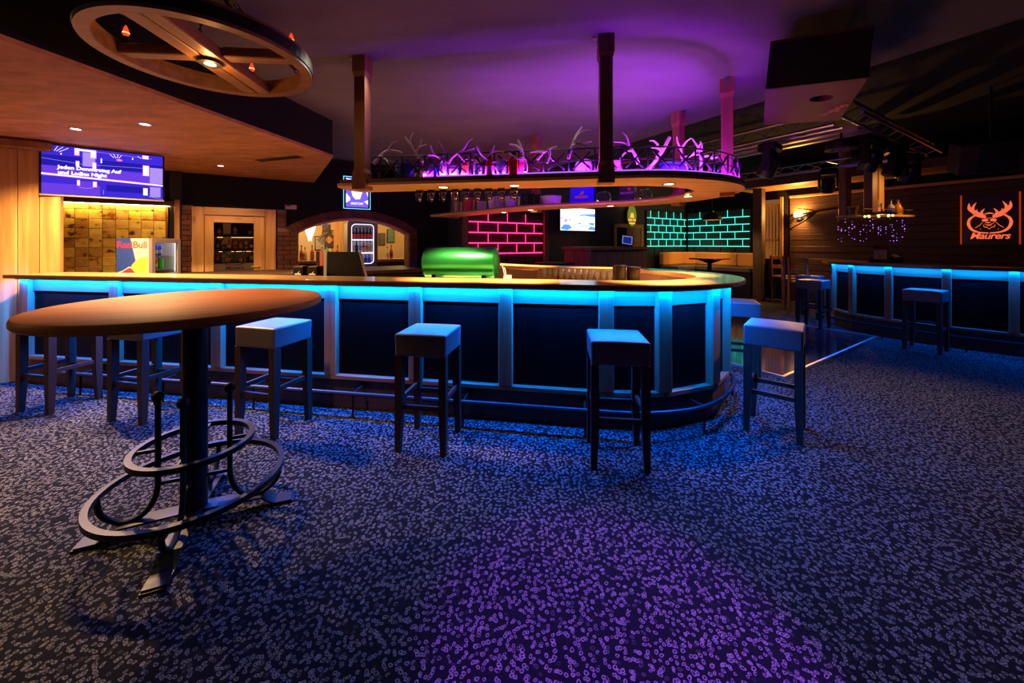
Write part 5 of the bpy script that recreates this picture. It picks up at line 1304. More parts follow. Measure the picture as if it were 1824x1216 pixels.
m = MB(); m.box((0, 0, .10), (.26, .015, .19), rx=math.radians(-6), bev=.003); m.build('panel', pbr('tan_board', (.35, .20, .12), .5), t, loc=(0, 0, 0))
m = MB(); m.box((.14, 0, .10), (.012, .02, .19), rx=math.radians(-6)); m.build('edge', M_dark_wood, t, loc=(0, 0, 0))
# ================================================================== NEON BRICK WALLS
M_nbrick = pbr('black_glossy_brick', (.022, .022, .025), .4)
def neon_wall(name, origin, rz, length, zs, brick_w, mat, lab, z_top, post_mat=None, phase=0, glow_side=None, side=-1):
    t = thing(name, origin, rz, label=lab, cat='neon wall')
    m = MB(); m.span(0, length, .0, .02, .5, z_top); m.build('backing', M_black_wall, t, loc=(0, 0, 0))
    rows = [.5] + list(zs) + [z_top]
    for i, z in enumerate(zs):
        m = MB(); m.tube([(.03, -.035, z), (length - .03, -.035, z)], .011, 6); m.build('neon_tube', mat, t, loc=(0, 0, 0))
    for r in range(len(rows) - 1):
        za, zb = rows[r], rows[r + 1]
        if zb - za < .06: continue
        x = -brick_w / 2 if (r + phase) % 2 else 0.0
        while x < length - .01:
            a_, b_ = max(0, x), min(length, x + brick_w)
            m = MB(); m.span(a_ + .016, b_ - .016, -.022, 0, za + .018, zb - .018, .004); m.build('brick', M_nbrick, t, loc=(0, 0, 0))
            if 0.05 < b_ < length - .03 and r > 0:
                m = MB(); m.tube([(b_, -.033, za + .015), (b_, -.033, zb - .015)], .006, 6); m.build('neon_tube', mat, t, loc=(0, 0, 0))
            x += brick_w
    return t
M_pinkneon = emit('pink_neon', (1.0, .006, .045), E['neon'] * 7.5)
M_tealneon = emit('teal_neon', (.004, .10, .062), E['neon'] * 11)
# pink: back wall from s 3.30 to 5.28
NP = neon_wall('pink_neon_wall', (*uv(3.34, 6.80), 0), A, 1.90, (1.20, 1.415, 1.63, 1.845), .47, M_pinkneon, 'black brick wall with glowing pink neon joints', 2.06)
for x in (-.07, 1.97):
    m = MB(); m.span(x - .06, x + .06, -.07, .0, 0, 2.2, .006); m.build('side_post', M_dark_wood_z, NP, loc=(0, 0, 0))
TL = neon_wall('teal_neon_wall', (*uv(8.88, 6.80), 0), A, 1.90, (1.33, 1.53, 1.73, 1.93, 2.13), .36, M_tealneon, 'black brick wall with glowing teal neon joints behind the booth end', 2.35)
TR = neon_wall('teal_neon_wall', (*uv(10.78, 6.72), 0), A - math.pi / 2, 1.80, (1.33, 1.53, 1.73, 1.93, 2.13), .40, M_tealneon, 'black brick wall with glowing teal neon joints above the tan corner bench', 2.35, phase=1)

# ------------------------------------------------------------------ timber post beside the teal wall
p = at(1352, 434, 9.2); m = MB(); m.M = Matrix.Translation((p.x, p.y, 0)) @ Matrix.Rotation(A, 4, 'Z'); m.span(-.10, .10, -.10, .10, 0, 3.32, .01)
m.build('timber_post', M_dark_wood, label='rough dark timber post beside the teal neon wall', cat='post')

# ------------------------------------------------------------------ wall screen, oval beer sign and second door on the back wall
SW = thing('wall_screen', (*uv(6.28, 6.79), 1.70), A, label='bright white and blue picture screen on the dark blue back wall', cat='screen')
m = MB(); m.span(-.575, .575, -.05, .0, 0, .57, .004); m.build('case', M_black_plastic, SW, loc=(0, 0, 0))
sc2 = MB(); sc2.m = 0; sc2.plate([(-.56, .015), (.56, .015), (.56, .555), (-.56, .555)], .0005, -.0505)
sc2.m = 1
for poly in ([(-.05, .36), (.12, .41), (.56, .44), (.56, .36), (.38, .37), (.20, .39)], [(-.56, .05), (-.35, .02), (-.20, .08), (-.28, .15), (-.45, .16)], [(-.02, .20), (.12, .21), (.05, .17)], [(.30, .05), (.42, .13), (.56, .10), (.56, .03)], [(.30, .19), (.45, .22), (.56, .20), (.50, .15)], [(-.30, .24), (-.24, .27), (-.26, .31)]):
    sc2.plate(poly, .0005, -.0515)
for poly in ([(.08 + .17 * math.cos(k * .3927) + .08, .135 + .03 * math.sin(k * .3927)) for k in range(16)],): sc2.m = 2; sc2.plate(poly, .0005, -.0525)
sc2.m = 1; sc2.stroke([(.18, .32), (.24, .29), (.30, .27), (.36, .26)], .012, .0005, -.0525); sc2.stroke([(.36, .25), (.42, .27), (.40, .30)], .010, .0005, -.0525)
sc2.m = 3; sc2.plate([(-.45, .22), (-.36, .21), (-.34, .29), (-.42, .28)], .0005, -.0515); sc2.plate([(-.56, .30), (-.50, .26), (-.50, .36)], .0005, -.0515)
sc2.build('screen', [emit('screen_paper', (.92, .97, 1.0), 1.9), emit('screen_sky', (.12, .35, 1.0), 1.2), emit('screen_pale', (.55, .8, 1.0), 1.4), emit('screen_mauve', (.6, .35, 1.0), 1.2)], SW, loc=(0, 0, 0))
OS = thing('oval_beer_sign', (*uv(8.22, 6.78), 1.86), A, label='oval green and gold beer sign lit by a lamp at its top', cat='sign')
def oval(a_, b_, n=28): return [(a_ * math.cos(2 * math.pi * k / n), .29 + b_ * math.sin(2 * math.pi * k / n)) for k in range(n)]
m = MB(); m.plate(oval(.19, .29), .05, .0); m.build('rim', M_gold, OS, loc=(0, 0, 0))
m = MB(); m.plate(oval(.178, .277), .006, -.05); m.build('face', emit('sign_green', (.16, .20, .02), 1.0), OS, loc=(0, 0, 0))
M_sg = emit('sign_gold', (1.0, .38, .05), 1.6)
m = MB(); m.plate([(-.09, .24), (.09, .24), (.07, .28), (.06, .34), (.03, .38), (.0, .35), (-.03, .38), (-.06, .34), (-.07, .28)], .003, -.056); m.stroke([(-.11, .095), (-.05, .085), (.05, .085), (.11, .095)], .04, .003, -.056); m.build('crest', M_sg, OS, loc=(0, 0, 0))
text('lettering', 'Irish Pub', .085, M_sg, OS, (0, -.058, .155), extrude=.001, bold=.003)
m = MB(); m.tube([(0, -.02, .60), (0, -.16, .64), (0, -.19, .60)], .008, 6); m.build('lamp_arm', M_gold, OS, loc=(0, 0, 0))
m = MB(); m.ball((0, -.19, .575), .03, 8); m.build('lamp_bulb', emit('sign_bulb', (1.0, .75, .35), 30.0), OS, loc=(0, 0, 0))
D2 = thing('door_2', (*uv(8.17, 6.81), 0), A, kind='structure', label='brown door in a pale frame behind the booth', cat='door')
for sx in (-1, 1): m = MB(); m.span(sx * .54 - .05, sx * .54 + .05, -.04, 0, 0, 1.93, .004); m.build('frame_post', M_pine_z, D2, loc=(0, 0, 0))
m = MB(); m.span(-.59, .59, -.04, 0, 1.83, 1.93, .004); m.build('frame_head', M_pine_x, D2, loc=(0, 0, 0))
m = MB(); m.span(-.49, -.08, -.012, 0, 0, 1.83); m.build('dark_opening', M_black_wall, D2, loc=(0, 0, 0))
m = MB(); m.span(-.08, .49, -.02, 0, 0, 1.83); lf = m.build('leaf', wood('brown_leaf', (.28, .13, .06), (.2, .09, .04), 'z'), D2, loc=(0, 0, 0))
m = MB(); m.tube([(-.03, -.02, 1.02), (-.03, -.06, 1.02), (.06, -.06, 1.02)], .01, 6); m.build('handle', M_steel, lf, loc=(0, 0, 0))

# ------------------------------------------------------------------ wooden booth with glass screen
BO = thing('wooden_booth', (1.45, 6.9, 0), A, label='booth clad in upright dark boards with a low glass screen on top', cat='booth')
m = MB(); m.span(.02, 1.58, .02, .74, 0, 1.28); m.build('core', M_black, BO, loc=(0, 0, 0))
pf = None
for k in range(11):
    if pf is None: m = MB(); m.span(0, .142, -.02, .0, 0, 1.26, .003); pf = m.build('plank', M_dark_wood_z, BO, loc=(.0, .02, 0))
    else: share(pf, (.0 + k * .144, .02 + random.uniform(-.002, .002), 0), BO)
ps_ = None
for k in range(5): share(pf, (.02, .02 + k * .144 + .142, 0), BO, -math.pi / 2)
m = MB(); m.span(-.05, 1.62, -.06, .78, 1.28, 1.34, .006); m.build('counter_top', M_dark_wood_z, BO, loc=(0, 0, 0))
m = MB(); m.span(.0, 1.58, .0, .006, 1.34, 1.46); m.build('glass_screen', M_pane, BO, loc=(0, 0, 0))
m = MB(); m.span(.0, .006, .0, .72, 1.34, 1.46); m.build('glass_screen', M_pane, BO, loc=(0, 0, 0))
l = at(1117, 440, 7.75); t = thing('booth_monitor', (l.x, l.y, 1.34), math.radians(-5), label='tilted till screen with a pale blue border on the booth', cat='monitor')
m = MB(); m.box((0, .02, .012), (.18, .16, .024), bev=.004); m.build('base', M_black_plastic, t, loc=(0, 0, 0))
m = MB(); m.box((0, 0, .13), (.21, .03, .19), rx=math.radians(-18), ry=math.radians(8), bev=.004); sb = m.build('screen_case', M_black_plastic, t, loc=(0, 0, 0))
m = MB(); m.box((0, -.018, .135), (.20, .003, .175), rx=math.radians(-18), ry=math.radians(8)); m.build('screen_border', emit('screen_border', (.25, .28, .95), .9), sb, loc=(0, 0, 0))
m = MB(); m.box((0, -.0205, .133), (.17, .003, .145), rx=math.radians(-18), ry=math.radians(8)); m.build('screen', emit('screen_dim', (.02, .04, .35), .5), sb, loc=(0, 0, 0))
t = thing('bistro_table', (.78, 7.0, 0), 0, label='dark round bistro table between the rear bar and the booth', cat='table')
m = MB(); m.lathe([(.36, 1.02), (.36, 1.05), (.01, 1.05)], n=32); m.build('tabletop', M_panel, t, loc=(0, 0, 0))
m = MB(); m.lathe([(.22, 0), (.2, .02), (.04, .04), (.035, 1.02)], n=16); m.build('pedestal', M_iron, t, loc=(0, 0, 0))

# ------------------------------------------------------------------ tan corner bench, table and pendant
CB = thing('corner_bench', (*uv(10.0, 6.0), 0), A, label='tan leather corner bench under the teal neon wall', cat='bench')
def back(x0, x1, y0, y1):
    m = MB(); m.span(x0, x1, y0, y1, .80, 1.16, .03); o = m.build('backrest', M_tan_leather, CB, loc=(0, 0, 0))
back(-.78, .20, .46, .62); back(.42, .58, -.86, .30); back(.42, .58, -1.40, -.88); 
m = MB(); m.box((.36, .42, .98), (.36, .14, .36), rz=math.radians(-45), bev=.03); m.build('backrest', M_tan_leather, CB, loc=(0, 0, 0))
m = MB(); m.span(-.78, .58, .02, .60, .66, .80, .03); m.build('seat', M_leather, CB, loc=(0, 0, 0))
m = MB(); m.span(.0, .58, -1.40, .02, .66, .80, .03); m.build('seat', M_leather, CB, loc=(0, 0, 0))
m = MB(); m.span(-.78, .58, .06, .60, 0, .66); m.span(.04, .58, -1.40, .06, 0, .66); m.build('plinth', M_black, CB, loc=(0, 0, 0))
l = at(1264, 460, 8.9); t = thing('bench_table', (l.x, l.y, 0), A, label='small dark table with a trumpet support before the tan bench', cat='table')
m = MB(); m.span(-.36, .36, -.30, .30, l.z - .025, l.z + .01, .006); m.build('tabletop', M_table, t, loc=(0, 0, 0))
m = MB(); m.lathe([(.24, 0), (.22, .02), (.05, .05), (.045, l.z - .12), (.26, l.z - .03)], n=16); m.build('pedestal', M_iron, t, loc=(0, 0, 0))
l = at(1268, 392, 8.9); PD = thing('pendant_lamp', (l.x, l.y, l.z), 0, label='black dome pendant lamp with a warm inside over the bench table', cat='pendant lamp')
m = MB(); m.lathe([(.222, 0), (.215, .04), (.17, .11), (.09, .17), (.03, .20), (.028, .195), (.085, .165), (.163, .105), (.208, .038), (.218, 0)], n=28, cap=False); m.build('shade', pbr('black_enamel_shade', (.02, .018, .015), .35), PD, loc=(0, 0, 0))
m = MB(); m.lathe([(.001, .19), (.07, .16), (.14, .115), (.19, .06), (.205, .01)], n=24, cap=False); m.build('inner_lining', pbr('gold_lining', (.8, .45, .12), .4), PD, loc=(0, 0, 0))
m = MB(); m.ball((0, 0, .09), .035, 8); m.build('bulb', emit('pendant_bulb', (1.0, .60, .24), 40.0), PD, loc=(0, 0, 0))
m = MB(); m.tube([(0, 0, .2), (0, 0, 3.32 - l.z)], .005, 6); m.build('cord', M_black, PD, loc=(0, 0, 0))
spot('pendant_light', (l.x, l.y, l.z + .03), (l.x + .2, l.y + .3, 0), 60, (1.0, .58, .22), 150, .6, .04)
spot('bench_fill_light', (*uv(9.2, 4.9), 3.25), (*uv(10.3, 6.2), .9), 300, (1.0, .55, .20), 40, .5, .04)  # added lamp without a fixture, brightens the tan bench

# ------------------------------------------------------------------ lattice window, sconce, antler-branch on the wall, dining chairs
LW = thing('window_1', (*uv(10.79, 4.49), 1.02), A - math.pi / 2, kind='structure', label='amber lit window with upright wooden lattice bars', cat='window')
m = MB(); m.span(-.26, .26, .0, .012, 0, 1.5); m.build('pane', emit('amber_pane', (1.0, .40, .08), .22), LW, loc=(0, 0, 0))
for k in range(7): m = MB(); m.span(-.235 + k * .072, -.205 + k * .072, -.03, .0, .02, 1.35, .003); m.build('lattice_bar', M_pine_z, LW, loc=(0, 0, 0))
for z in (.02, .45, 1.33): m = MB(); m.span(-.26, .26, -.035, -.005, z, z + .05, .003); m.build('cross_bar', M_pine_x, LW, loc=(0, 0, 0))
for sx in (-1, 1): m = MB(); m.span(sx * .28 - .03, sx * .28 + .03, -.05, .0, -.05, 1.55, .004); m.build('frame_post', M_pine_z, LW, loc=(0, 0, 0))
(l, s_) = ((*uv(10.79, 3.84), 2.06), 0)
SCN = thing('wall_sconce', l, A - math.pi / 2, label='bright warm wall sconce behind the bare branch', cat='sconce')
m = MB(); m.box((0, -.015, 0), (.10, .03, .16), bev=.006); m.build('back_plate', M_iron, SCN, loc=(0, 0, 0))
for sx in (-1, 1):
    m = MB(); m.lathe([(.02, -.05), (.035, -.03), (.04, .02), (.03, .05)], (sx * .06, -.07, .03), 12); m.build('globe', emit('sconce_globe', (1.0, .58, .18), 26.0), SCN, loc=(0, 0, 0))
for k in range(5): m = MB(); m.bar((-.14 + k * .07, -.13, -.10), (-.10 + k * .05, -.10, .12), .012, .006); m.build('guard_bar', M_iron, SCN, loc=(0, 0, 0))
w_ = Vector((*uv(10.70, 3.84), 2.12)); point('sconce_light', w_, 230, (1.0, .45, .10), .04)
def wl(px, py, v_off=0.0):                      # point near the right wall
    r = (px - 912) / 670.0; s = 10.62 - v_off
    t_ = (U.x * s - r * U.y * s) / (r * V.y - V.x); x, y = uv(s, t_); return Vector((x, y, 1.4 - (py - 434) / 670 * y))
m = MB()
for pts, ra, rb_ in (([(1492, 369), (1470, 373), (1455, 376), (1444, 385), (1428, 396), (1412, 405), (1404, 413)], .018, .007), ([(1455, 376), (1440, 373), (1420, 371)], .010, .005), ([(1455, 376), (1435, 380), (1415, 382), (1400, 384)], .010, .005), ([(1450, 379), (1425, 387), (1402, 394)], .010, .004), ([(1443, 373), (1442, 383)], .006, .004), ([(1436, 374), (1438, 388)], .006, .004)):
    q = crom([wl(*p) for p in pts], 3); n = len(q); m.tube(q, [1.9 * (ra + (rb_ - ra) * i / (n - 1)) for i in range(n)], 6)
m.build('wall_antler', pbr('dark_antler', (.012, .008, .006), .6), label='dark branching antler mounted before the wall sconce', cat='antler')
M_chairw = wood('orange_chair_wood', (.26, .10, .035), (.16, .06, .02), 'z', knots=0)
def make_chair():
    t = thing('dining_chair', (0, 0, 0))
    for sx in (-1, 1):
        m = MB(); m.bar((sx * .19, .19, 0), (sx * .19, .22, 1.12), .04, .04); m.build('rear_leg', M_chairw, t, loc=(0, 0, 0))
        m = MB(); m.bar((sx * .19, -.19, 0), (sx * .19, -.19, .60), .04, .04); m.build('front_leg', M_chairw, t, loc=(0, 0, 0))
    m = MB(); m.span(-.21, .21, -.21, .21, .60, .64, .01); m.build('seat', M_chairw, t, loc=(0, 0, 0))
    for z in (.80, 1.02): m = MB(); m.span(-.19, .19, .20, .22, z, z + .09, .004); m.build('back_slat', M_chairw, t, loc=(0, 0, 0))
    return t
cp = make_chair()
for k, (px, d, a_, lab) in enumerate(((1400, 9.0, 20, 'wooden high chair under the lattice window'), (1416, 8.3, 60, 'wooden high chair between the lattice window and the sconce'), (1437, 7.6, 100, 'wooden high chair below the wall sconce'))):
    t = cp if k == 0 else copy_tree(cp); p = at(px, 434, d); t.location = (p.x, p.y, 0); t.rotation_euler = (0, 0, math.radians(a_)); tag(t, lab, 'chair', 'wooden chairs by the sconce wall')

# ================================================================== STAG SIGN
SG = thing('stag_sign', (*uv(10.76, .985), 1.37), A - math.pi / 2, label='black square sign with a glowing orange stag in sunglasses and lettering', cat='sign')
m = MB(); m.span(-.295, .295, -.03, .0, 0, .90, .004); m.build('board', pbr('sign_black', (.028, .008, .022), .35), SG, loc=(0, 0, 0))
M_or = emit('stag_orange', (1.0, .15, .06), 1.0)
for o_ in stag(SG, .76, 0, M_or, None, .006, 'Maurers', z_text=.09, loc=(0, -.031, .05)): o_.scale = (.71, 1, 1) if o_.name.startswith('emblem') else (.86, 1, 1)
for sx in (-1, 1):
    m = MB(); m.span(sx * .325 - .010, sx * .325 + .010, -.03, 0.0, .02, .92); m.build('edge_light', emit('edge_orange', (1.0, .09, .01), .32 if sx > 0 else .32), SG, loc=(0, 0, 0))

# ================================================================== SECOND BAR
FBv = [Vector(p) for p in ((6.95, 3.95), (6.56, 4.33), (6.30, 4.72), (5.92, 5.12), (5.64, 5.62), (5.50, 6.06), (5.63, 6.55), (6.05, 6.85))][::-1]
# travel from the far end towards the camera's right; outside is on the right-hand side of travel
F2 = thing('second_bar_counter', (5.9, 5.4, 0), 0, label='second bar body with black panels and posts under a cyan light strip', cat='bar counter')
def seg2(name, p, q, z0, z1, o0, o1, mat):
    d = q - p; m = MB(); m.span(0, d.length, -o1, -o0, z0, z1, .004); return m.build(name, mat, F2, loc=(p.x - 5.9, p.y - 5.4, 0), rz=math.atan2(d.y, d.x))
for i in range(len(FBv) - 1):
    p, q = FBv[i], FBv[i + 1]
    seg2('panel', p, q, .27, .945, -.03, 0, M_panel); seg2('header_board', p, q, .925, 1.06, -.02, .012, M_header); seg2('ledge', p, q, .248, .285, -.03, .045, M_bar_wood_x); seg2('kick_board', p, q, 0, .25, -.03, .012, M_dark_wood)
for i, p in enumerate(FBv):
    a_ = FBv[max(i - 1, 0)]; b_ = FBv[min(i + 1, len(FBv) - 1)]
    m = MB(); m.span(-.042, .042, -.050, .02, .285, 1.058, .004); m.build('post', M_bar_wood, F2, loc=(p.x - 5.9, p.y - 5.4, 0), rz=math.atan2((b_ - a_).y, (b_ - a_).x))
t2 = [p.to_2d() for p in crom([Vector((*p, 0)) for p in ((6.1, 7.02), (5.52, 6.72), (5.34, 6.08), (5.50, 5.54), (5.80, 5.02), (6.18, 4.60), (6.46, 4.22), (6.88, 3.80))], 6)]
m = MB(); m.band(t2, offset(t2, .42), 1.062, 1.10)
T2 = m.build('second_bar_worktop', wood('dark_second_top', (.30, .13, .06), (.2, .08, .035), 'y', rough=.25, coat=.5, knots=0), label='dark polished curved top of the second bar', cat='bar top')
m = MB(); m.profile_strip(offset(FBv, -.069), offset(FBv, -.055), 1.054, 1.054); m.build('led_strip', [emit('cyan_led_strip_far', LED_C, E['led_far']), M_black], T2, loc=tuple(-c for c in T2.location))
R2 = thing('foot_rail', (5.5, 5.2, 0), 0, label='black tubular foot rail along the second bar', cat='foot rail')
fp2 = [Vector((p.x - 5.5, p.y - 5.2, .19)) for p in offset(t2, -.07)]
m = MB(); m.tube(fp2, .017, 6); m.build('rail', M_iron, R2, loc=(0, 0, 0))
for (q, an) in walk(fp2, .8, .4): m = MB(); m.tube([q, (q.x, q.y, 0)], .009, 6); m.build('leg', M_iron, R2, loc=(0, 0, 0))
m = MB(); m.M = Matrix.Translation((7.12, 3.42, 0)) @ Matrix.Rotation(A, 4, 'Z'); m.span(-.02, .5, -.1, .3, 0, 1.15, .006)
m.build('end_cabinet', M_dark_wood, label='dark wooden cabinet at the near end of the second bar', cat='cabinet')
l = at(1560, 468, 6.0); t = thing('second_till', (6.02, 6.05, 1.10), math.radians(20), label='dark till with a pale side panel on the second bar', cat='till')
m = MB(); m.box((0, 0, .04), (.34, .28, .08), bev=.006); m.build('base', M_black_plastic, t, loc=(0, 0, 0))
m = MB(); m.box((-.05, .02, .17), (.30, .05, .22), rx=math.radians(-20), bev=.006); m.build('screen', M_black_plastic, t, loc=(0, 0, 0))
m = MB(); m.box((.09, -.08, .10), (.12, .02, .07), rx=math.radians(-50)); m.build('key_pad', M_grey, t, loc=(0, 0, 0))
m = MB(); m.box((-.19, -.02, .13), (.02, .16, .15)); m.build('side_panel', pbr('pale_panel', (.35, .3, .22), .5), t, loc=(0, 0, 0))

# ------------------------------------------------------------------ hanging shelf over the second bar
H2 = thing('small_hanging_shelf', (6.25, 6.55, 1.86), math.radians(12), label='short wooden shelf hung on square posts over the second bar', cat='shelf')
m = MB(); m.prism([(-.42, -.24), (.62, -.24), (.70, -.12), (.70, .14), (.62, .26), (-.42, .26), (-.50, .14), (-.50, -.12)], 0, .035); m.build('shelf_board', M_pine_x, H2, loc=(0, 0, 0))
for (x, y, lab) in ((-.38, .14, ''), (-.24, -.16, ''), (.30, .10, '')):
    m = MB(); m.span(x - .065, x + .065, y - .065, y + .065, -.02, 2.74 - 1.86 + .3, .01); m.build('post', M_red_post if x < 0 else M_pine_z, H2, loc=(0, 0, 0))
m = MB(); m.tube([(-.46, -.22, .12), (.6, -.22, .12), (.68, -.1, .12)], .006, 6); m.build('gallery_rail', M_gold, H2, loc=(0, 0, 0))
lathe_thing('copper_basket', (5.82, 6.42, 1.896), cup(.05, .075, .13), pbr('dark_wire', (.12, .07, .04), .4, .6), 'dark wire basket at the left post of the small shelf', 'basket', parts=(('rim', [(.072, .125), (.079, .127), (.079, .133), (.072, .133)], M_gold),))
for k, (dx, dy, mt, lab) in enumerate(((.14, .0, M_clear, 'clear bottle with pink liquor on the small shelf'), (.30, -.10, M_frost, 'frosted glass bottle on the small shelf'), (.40, -.14, M_amber, 'amber bottle on the small shelf'), (.50, -.10, M_gold, 'golden bottle on the small shelf'), (.60, .02, M_amber, 'squat amber bottle at the free end of the small shelf'))):
    t = make_bottle('spirit_bottle', .045, .26 + .03 * (k == 0) - .04 * (k > 2), mt, label_col=[M_lbl('pink2', (.85, .35, .55)), M_blue_bucket, None, None, None][k]); c_, s_ = math.cos(math.radians(12)), math.sin(math.radians(12))
    t.location = (6.25 + dx * c_ - dy * s_, 6.55 + dx * s_ + dy * c_, 1.896); tag(t, lab, 'bottle')
l = at(1565, 384, 6.05); BW = thing('bowl_pendant', (l.x, l.y, l.z - .02), 0, label='black bowl pendant with a ring of small golden bulbs below the small shelf', cat='pendant lamp')
m = MB(); m.lathe([(.20, .03), (.21, .05), (.12, .08), (.02, .09)], n=24); m.build('shade', M_black, BW, loc=(0, 0, 0))
for k in range(8): m = MB(); m.ball((.16 * math.cos(k * .785), .16 * math.sin(k * .785), .015), .018, 6); m.build('bulb', emit('gold_bulb', (1.0, .55, .12), 5.0), BW, loc=(0, 0, 0))
point('bowl_pendant_light', (l.x, l.y - .05, l.z - .06), 2.5, (1.0, .5, .15), .05)
spot('small_shelf_fill', (6.9, 5.6, 2.55), (6.3, 6.5, 2.1), 70, (1.0, .50, .16), 70, .6, .04)  # added lamp without a fixture, brightens the small shelf and its posts

# fairy light curtain
FL = thing('fairy_light_curtain', at(1553, 385, 7.6), 0, label='curtain of tiny violet fairy lights hanging behind the second bar', cat='string lights')
ctr = FL.location.copy(); st_ = MB(); bu = MB(); rnd = random.Random(3)
for (xa, xb, n) in ((1494, 1522, 6), (1531, 1576, 8), (1584, 1612, 7)):
    for k in range(n):
        px = xa + (xb - xa) * k / (n - 1) + rnd.uniform(-2, 2); d = 7.6 + rnd.uniform(-.15, .15)
        a_ = at(px, 386, d) - ctr; b_ = at(px, 430, d) - ctr
        st_.tube([a_, b_], .0025, 4)
        for j in range(4): bu.ball(at(px, rnd.uniform(389, 430), d) - ctr, rnd.choice((.004, .0055, .0085)), 5)
m = MB(); m.tube([at(1488, 386, 7.6) - ctr, at(1620, 386, 7.6) - ctr], .008, 6); m.build('top_rod', M_black, FL, loc=(0, 0, 0))
st_.build('strings', M_black, FL, loc=(0, 0, 0), kind='stuff'); bu.build('bulbs', emit('violet_fairy', (.40, .14, 1.0), 3.0), FL, loc=(0, 0, 0), kind='stuff')

# ================================================================== SPEAKERS, TRUSS AND CEILING RAILS
M_spk = pbr('dark_speaker_paint', (.11, .020, .028), .6, bump=.2, bscale=180)
SPK = thing('hanging_speaker', (2.22, 2.84, 2.44), math.radians(-33), label='large hanging speaker box with a round port and upside-down lettering underneath', cat='speaker')
SPK.rotation_euler = (0, math.radians(5), math.radians(-33))
sx_, sy_ = .262, .475
m = MB(); n = 28; pr, pc = .068, Vector((.075, -.145))
hole = [(pc.x + pr * math.cos(2 * math.pi * k / n), pc.y + pr * math.sin(2 * math.pi * k / n)) for k in range(n)]
sq = []
for k in range(n):
    a_ = 2 * math.pi * k / n; c_, s_ = math.cos(a_), math.sin(a_); f = min((sx_ - pc.x * (1 if c_ > 0 else -1)) / abs(c_) if abs(c_) > 1e-6 else 9, (sy_ - pc.y * (1 if s_ > 0 else -1)) / abs(s_) if abs(s_) > 1e-6 else 9); sq.append((pc.x + f * c_, pc.y + f * s_))
vs = [(*p, 0) for p in hole] + [(*p, 0) for p in sq] + [(*p, .2) for p in hole]
m.add(vs, [(k, (k + 1) % n, n + (k + 1) % n, n + k)[::-1] for k in range(n)] + [(k, 2 * n + k, 2 * n + (k + 1) % n, (k + 1) % n)[::-1] for k in range(n)])
for (cx_, cy_) in ((-1, -1), (1, -1), (1, 1), (-1, 1)):
    near = sorted(range(n), key=lambda k: abs(math.atan2(sq[k][1], sq[k][0]) - math.atan2(cy_ * sy_, cx_ * sx_)))[:2]
    m.add([(*sq[near[0]], 0), (*sq[near[1]], 0), (cx_ * sx_, cy_ * sy_, 0)], [(0, 1, 2)])
m.build('bottom_board', M_spk, SPK, loc=(0, 0, 0))
m = MB(); m.span(-sx_, sx_, -sy_, -sy_ + .02, .0, .30); m.build('front_grille', M_black, SPK, loc=(0, 0, 0))
m = MB(); m.span(-sx_, -sx_ + .02, -sy_ + .02, sy_, 0.002, .30); m.span(sx_ - .02, sx_, -sy_ + .02, sy_, 0.002, .30); m.span(-sx_, sx_, sy_ - .02, sy_, 0.002, .30); m.span(-sx_, sx_, -sy_, sy_, .30, .32); m.build('cabinet', M_spk, SPK, loc=(0, 0, 0))
text('lettering', 'outline', .095, pbr('worn_logo', (.85, .30, .30), .6), SPK, (.165, .16, -.001), (math.pi, 0, math.radians(115.6)), extrude=.0008, bold=.002)
for sx in (-1, 1): m = MB(); m.tube([(sx * .2, 0, .32), (sx * .2, 0, .87 if sx > 0 else .47)], .012, 6); m.build('hanger', M_iron, SPK, loc=(0, 0, 0))
l = at(1765, 285, 4.6); t = thing('wall_speaker', (l.x, l.y, l.z - .15), math.radians(-35), label='dark speaker box hanging in the shadow over the second bar', cat='speaker')
m = MB(); m.box((0, 0, .2), (.62, .40, .36), rx=math.radians(18), bev=.01); m.build('cabinet', pbr('brown_black_paint', (.05, .02, .018), .6), t, loc=(0, 0, 0))
m = MB(); m.box((-.0, -.20, .14), (.30, .02, .30), rx=math.radians(18)); m.build('grille', M_black, t, loc=(0, 0, 0))
m = MB(); m.tube([(0, 0, .36), (0, 0, 3.32 - l.z + .15)], .015, 6); m.build('hanger', M_iron, t, loc=(0, 0, 0))

M_truss = pbr('polished_truss_metal', (.62, .58, .58), .28, 1.0)
def truss(name, p, q, lab, gap=.16, r=.016, web=.28):
    p = Vector(p); q = Vector(q); d = (q - p); L = d.length; d.normalize(); up = Vector((0, 0, 1)); sd = d.cross(up)
    t = thing(name, p, 0, label=lab, cat='truss', group='lighting trusses')
    ch = [Vector((0, 0, 0)), sd * gap, sd * gap * .5 + up * gap * .85]
    for c in ch: m = MB(); m.tube([c, c + d * L], r, 8); m.build('chord', M_truss, t, loc=(0, 0, 0))
    m = MB(); n = int(L / web)
    for k in range(n):
        a_ = d * (k * L / n); b_ = d * ((k + 1) * L / n); i = k % 3
        for (u_, w_) in ((0, 2), (2, 1), (1, 0)): m.tube([ch[u_] + a_, ch[w_] + b_], .007, 5)
    m.build('web', M_truss, t, loc=(0, 0, 0))
    return t
truss('lighting_truss', (3.35, 3.83, 2.70), (6.02, 5.48, 2.70), 'lighting truss along the dance floor side by the second bar')
truss('lighting_truss', (6.02, 5.48, 2.70), (4.45, 8.05, 2.70), 'lighting truss across the far side of the dance floor')
truss('lighting_truss', (3.30, 3.85, 2.62), (.95, 7.95, 2.62), 'lighting truss along the ceiling edge behind the round bar end', .20, .022)
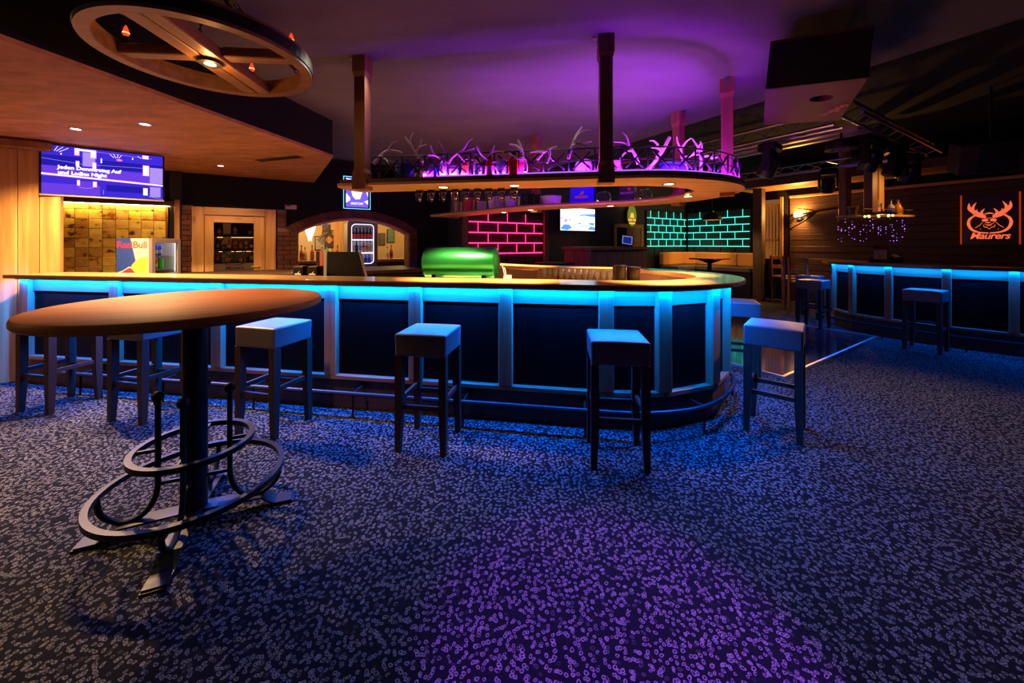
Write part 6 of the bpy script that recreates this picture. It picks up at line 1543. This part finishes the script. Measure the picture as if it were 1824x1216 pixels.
for k, (o1, zz, lab) in enumerate(((.75, 2.72, 'straight metal ceiling rail nearest the bar truss'), (1.35, 2.80, 'straight metal ceiling rail further over the dance floor'))):
    a_ = Vector((3.30, 3.85)) + U * o1; b_ = Vector((.95, 7.95)) + U * o1
    m = MB(); m.bar((a_.x, a_.y, zz), (b_.x, b_.y, zz), .10, .05); t = m.build('ceiling_rail', pbr('painted_rail', (.42, .30, .32), .4, .5), label=lab, cat='rail')
# stage lamps on the truss
def make_head():
    t = thing('moving_head_lamp', (0, 0, 0))
    m = MB(); m.box((0, 0, -.05), (.24, .20, .10), bev=.02); m.build('base', M_black_plastic, t, loc=(0, 0, 0))
    for sx in (-1, 1): m = MB(); m.box((sx * .12, 0, -.20), (.03, .09, .24), bev=.008); m.build('yoke_arm', M_black_plastic, t, loc=(0, 0, 0))
    m = MB(); m.M = Matrix.Translation((0, 0, -.25)) @ Matrix.Rotation(math.radians(25), 4, 'X'); m.lathe([(.085, -.15), (.095, -.13), (.095, .06), (.06, .10)], n=20); m.build('head', M_black, t, loc=(0, 0, 0))
    m = MB(); m.M = Matrix.Translation((0, 0, -.25)) @ Matrix.Rotation(math.radians(25), 4, 'X'); m.lathe([(.001, -.158), (.06, -.152), (.078, -.148)], n=20); m.build('lens', M_glass, t, loc=(0, 0, 0))
    return t
mh = make_head()
for k, (x, y, a_, lab) in enumerate(((4.35, 4.55, 20, 'black moving head lamp on the truss behind the hanging speaker'), (5.05, 4.95, 60, 'black moving head lamp mid-way on the dance floor truss'), (5.72, 5.40, 10, 'black moving head lamp near the truss corner'), (5.42, 6.45, -30, 'black moving head lamp on the far truss'), (3.05, 4.45, 40, 'black moving head lamp on the bar side truss'))):
    t = mh if k == 0 else copy_tree(mh); t.location = (x, y, 2.68 if k < 4 else 2.58); t.rotation_euler = (0, 0, math.radians(a_)); tag(t, lab, 'stage lamp', 'moving head lamps')
def make_par():
    t = thing('led_panel_lamp', (0, 0, 0))
    m = MB(); m.lathe([(.15, -.10), (.155, -.09), (.14, .0), (.05, .03)], n=24); m.build('case', M_black_plastic, t, loc=(0, 0, 0))
    for k in range(7):
        c_ = (0, 0) if k == 0 else (.085 * math.cos(k * 1.047), .085 * math.sin(k * 1.047)); m = MB(); m.lathe([(.001, -.106), (.026, -.104), (.03, -.098)], (c_[0], c_[1], 0), 12); m.build('lens', pbr('blue_lens', (.10, .08, .35), .1), t, loc=(0, 0, 0))
    m = MB(); m.tube([(0, 0, .03), (0, 0, .10)], .012, 6); m.build('clamp', M_iron, t, loc=(0, 0, 0))
    return t
pl = make_par()
for k, (x, y, lab) in enumerate(((3.85, 4.40, 'round seven lens lamp behind the hanging speaker'), (4.75, 5.05, 'round seven lens lamp over the dance floor'))):
    t = pl if k == 0 else copy_tree(pl); t.location = (x, y, 2.60); tag(t, lab, 'stage lamp', 'seven lens lamps')
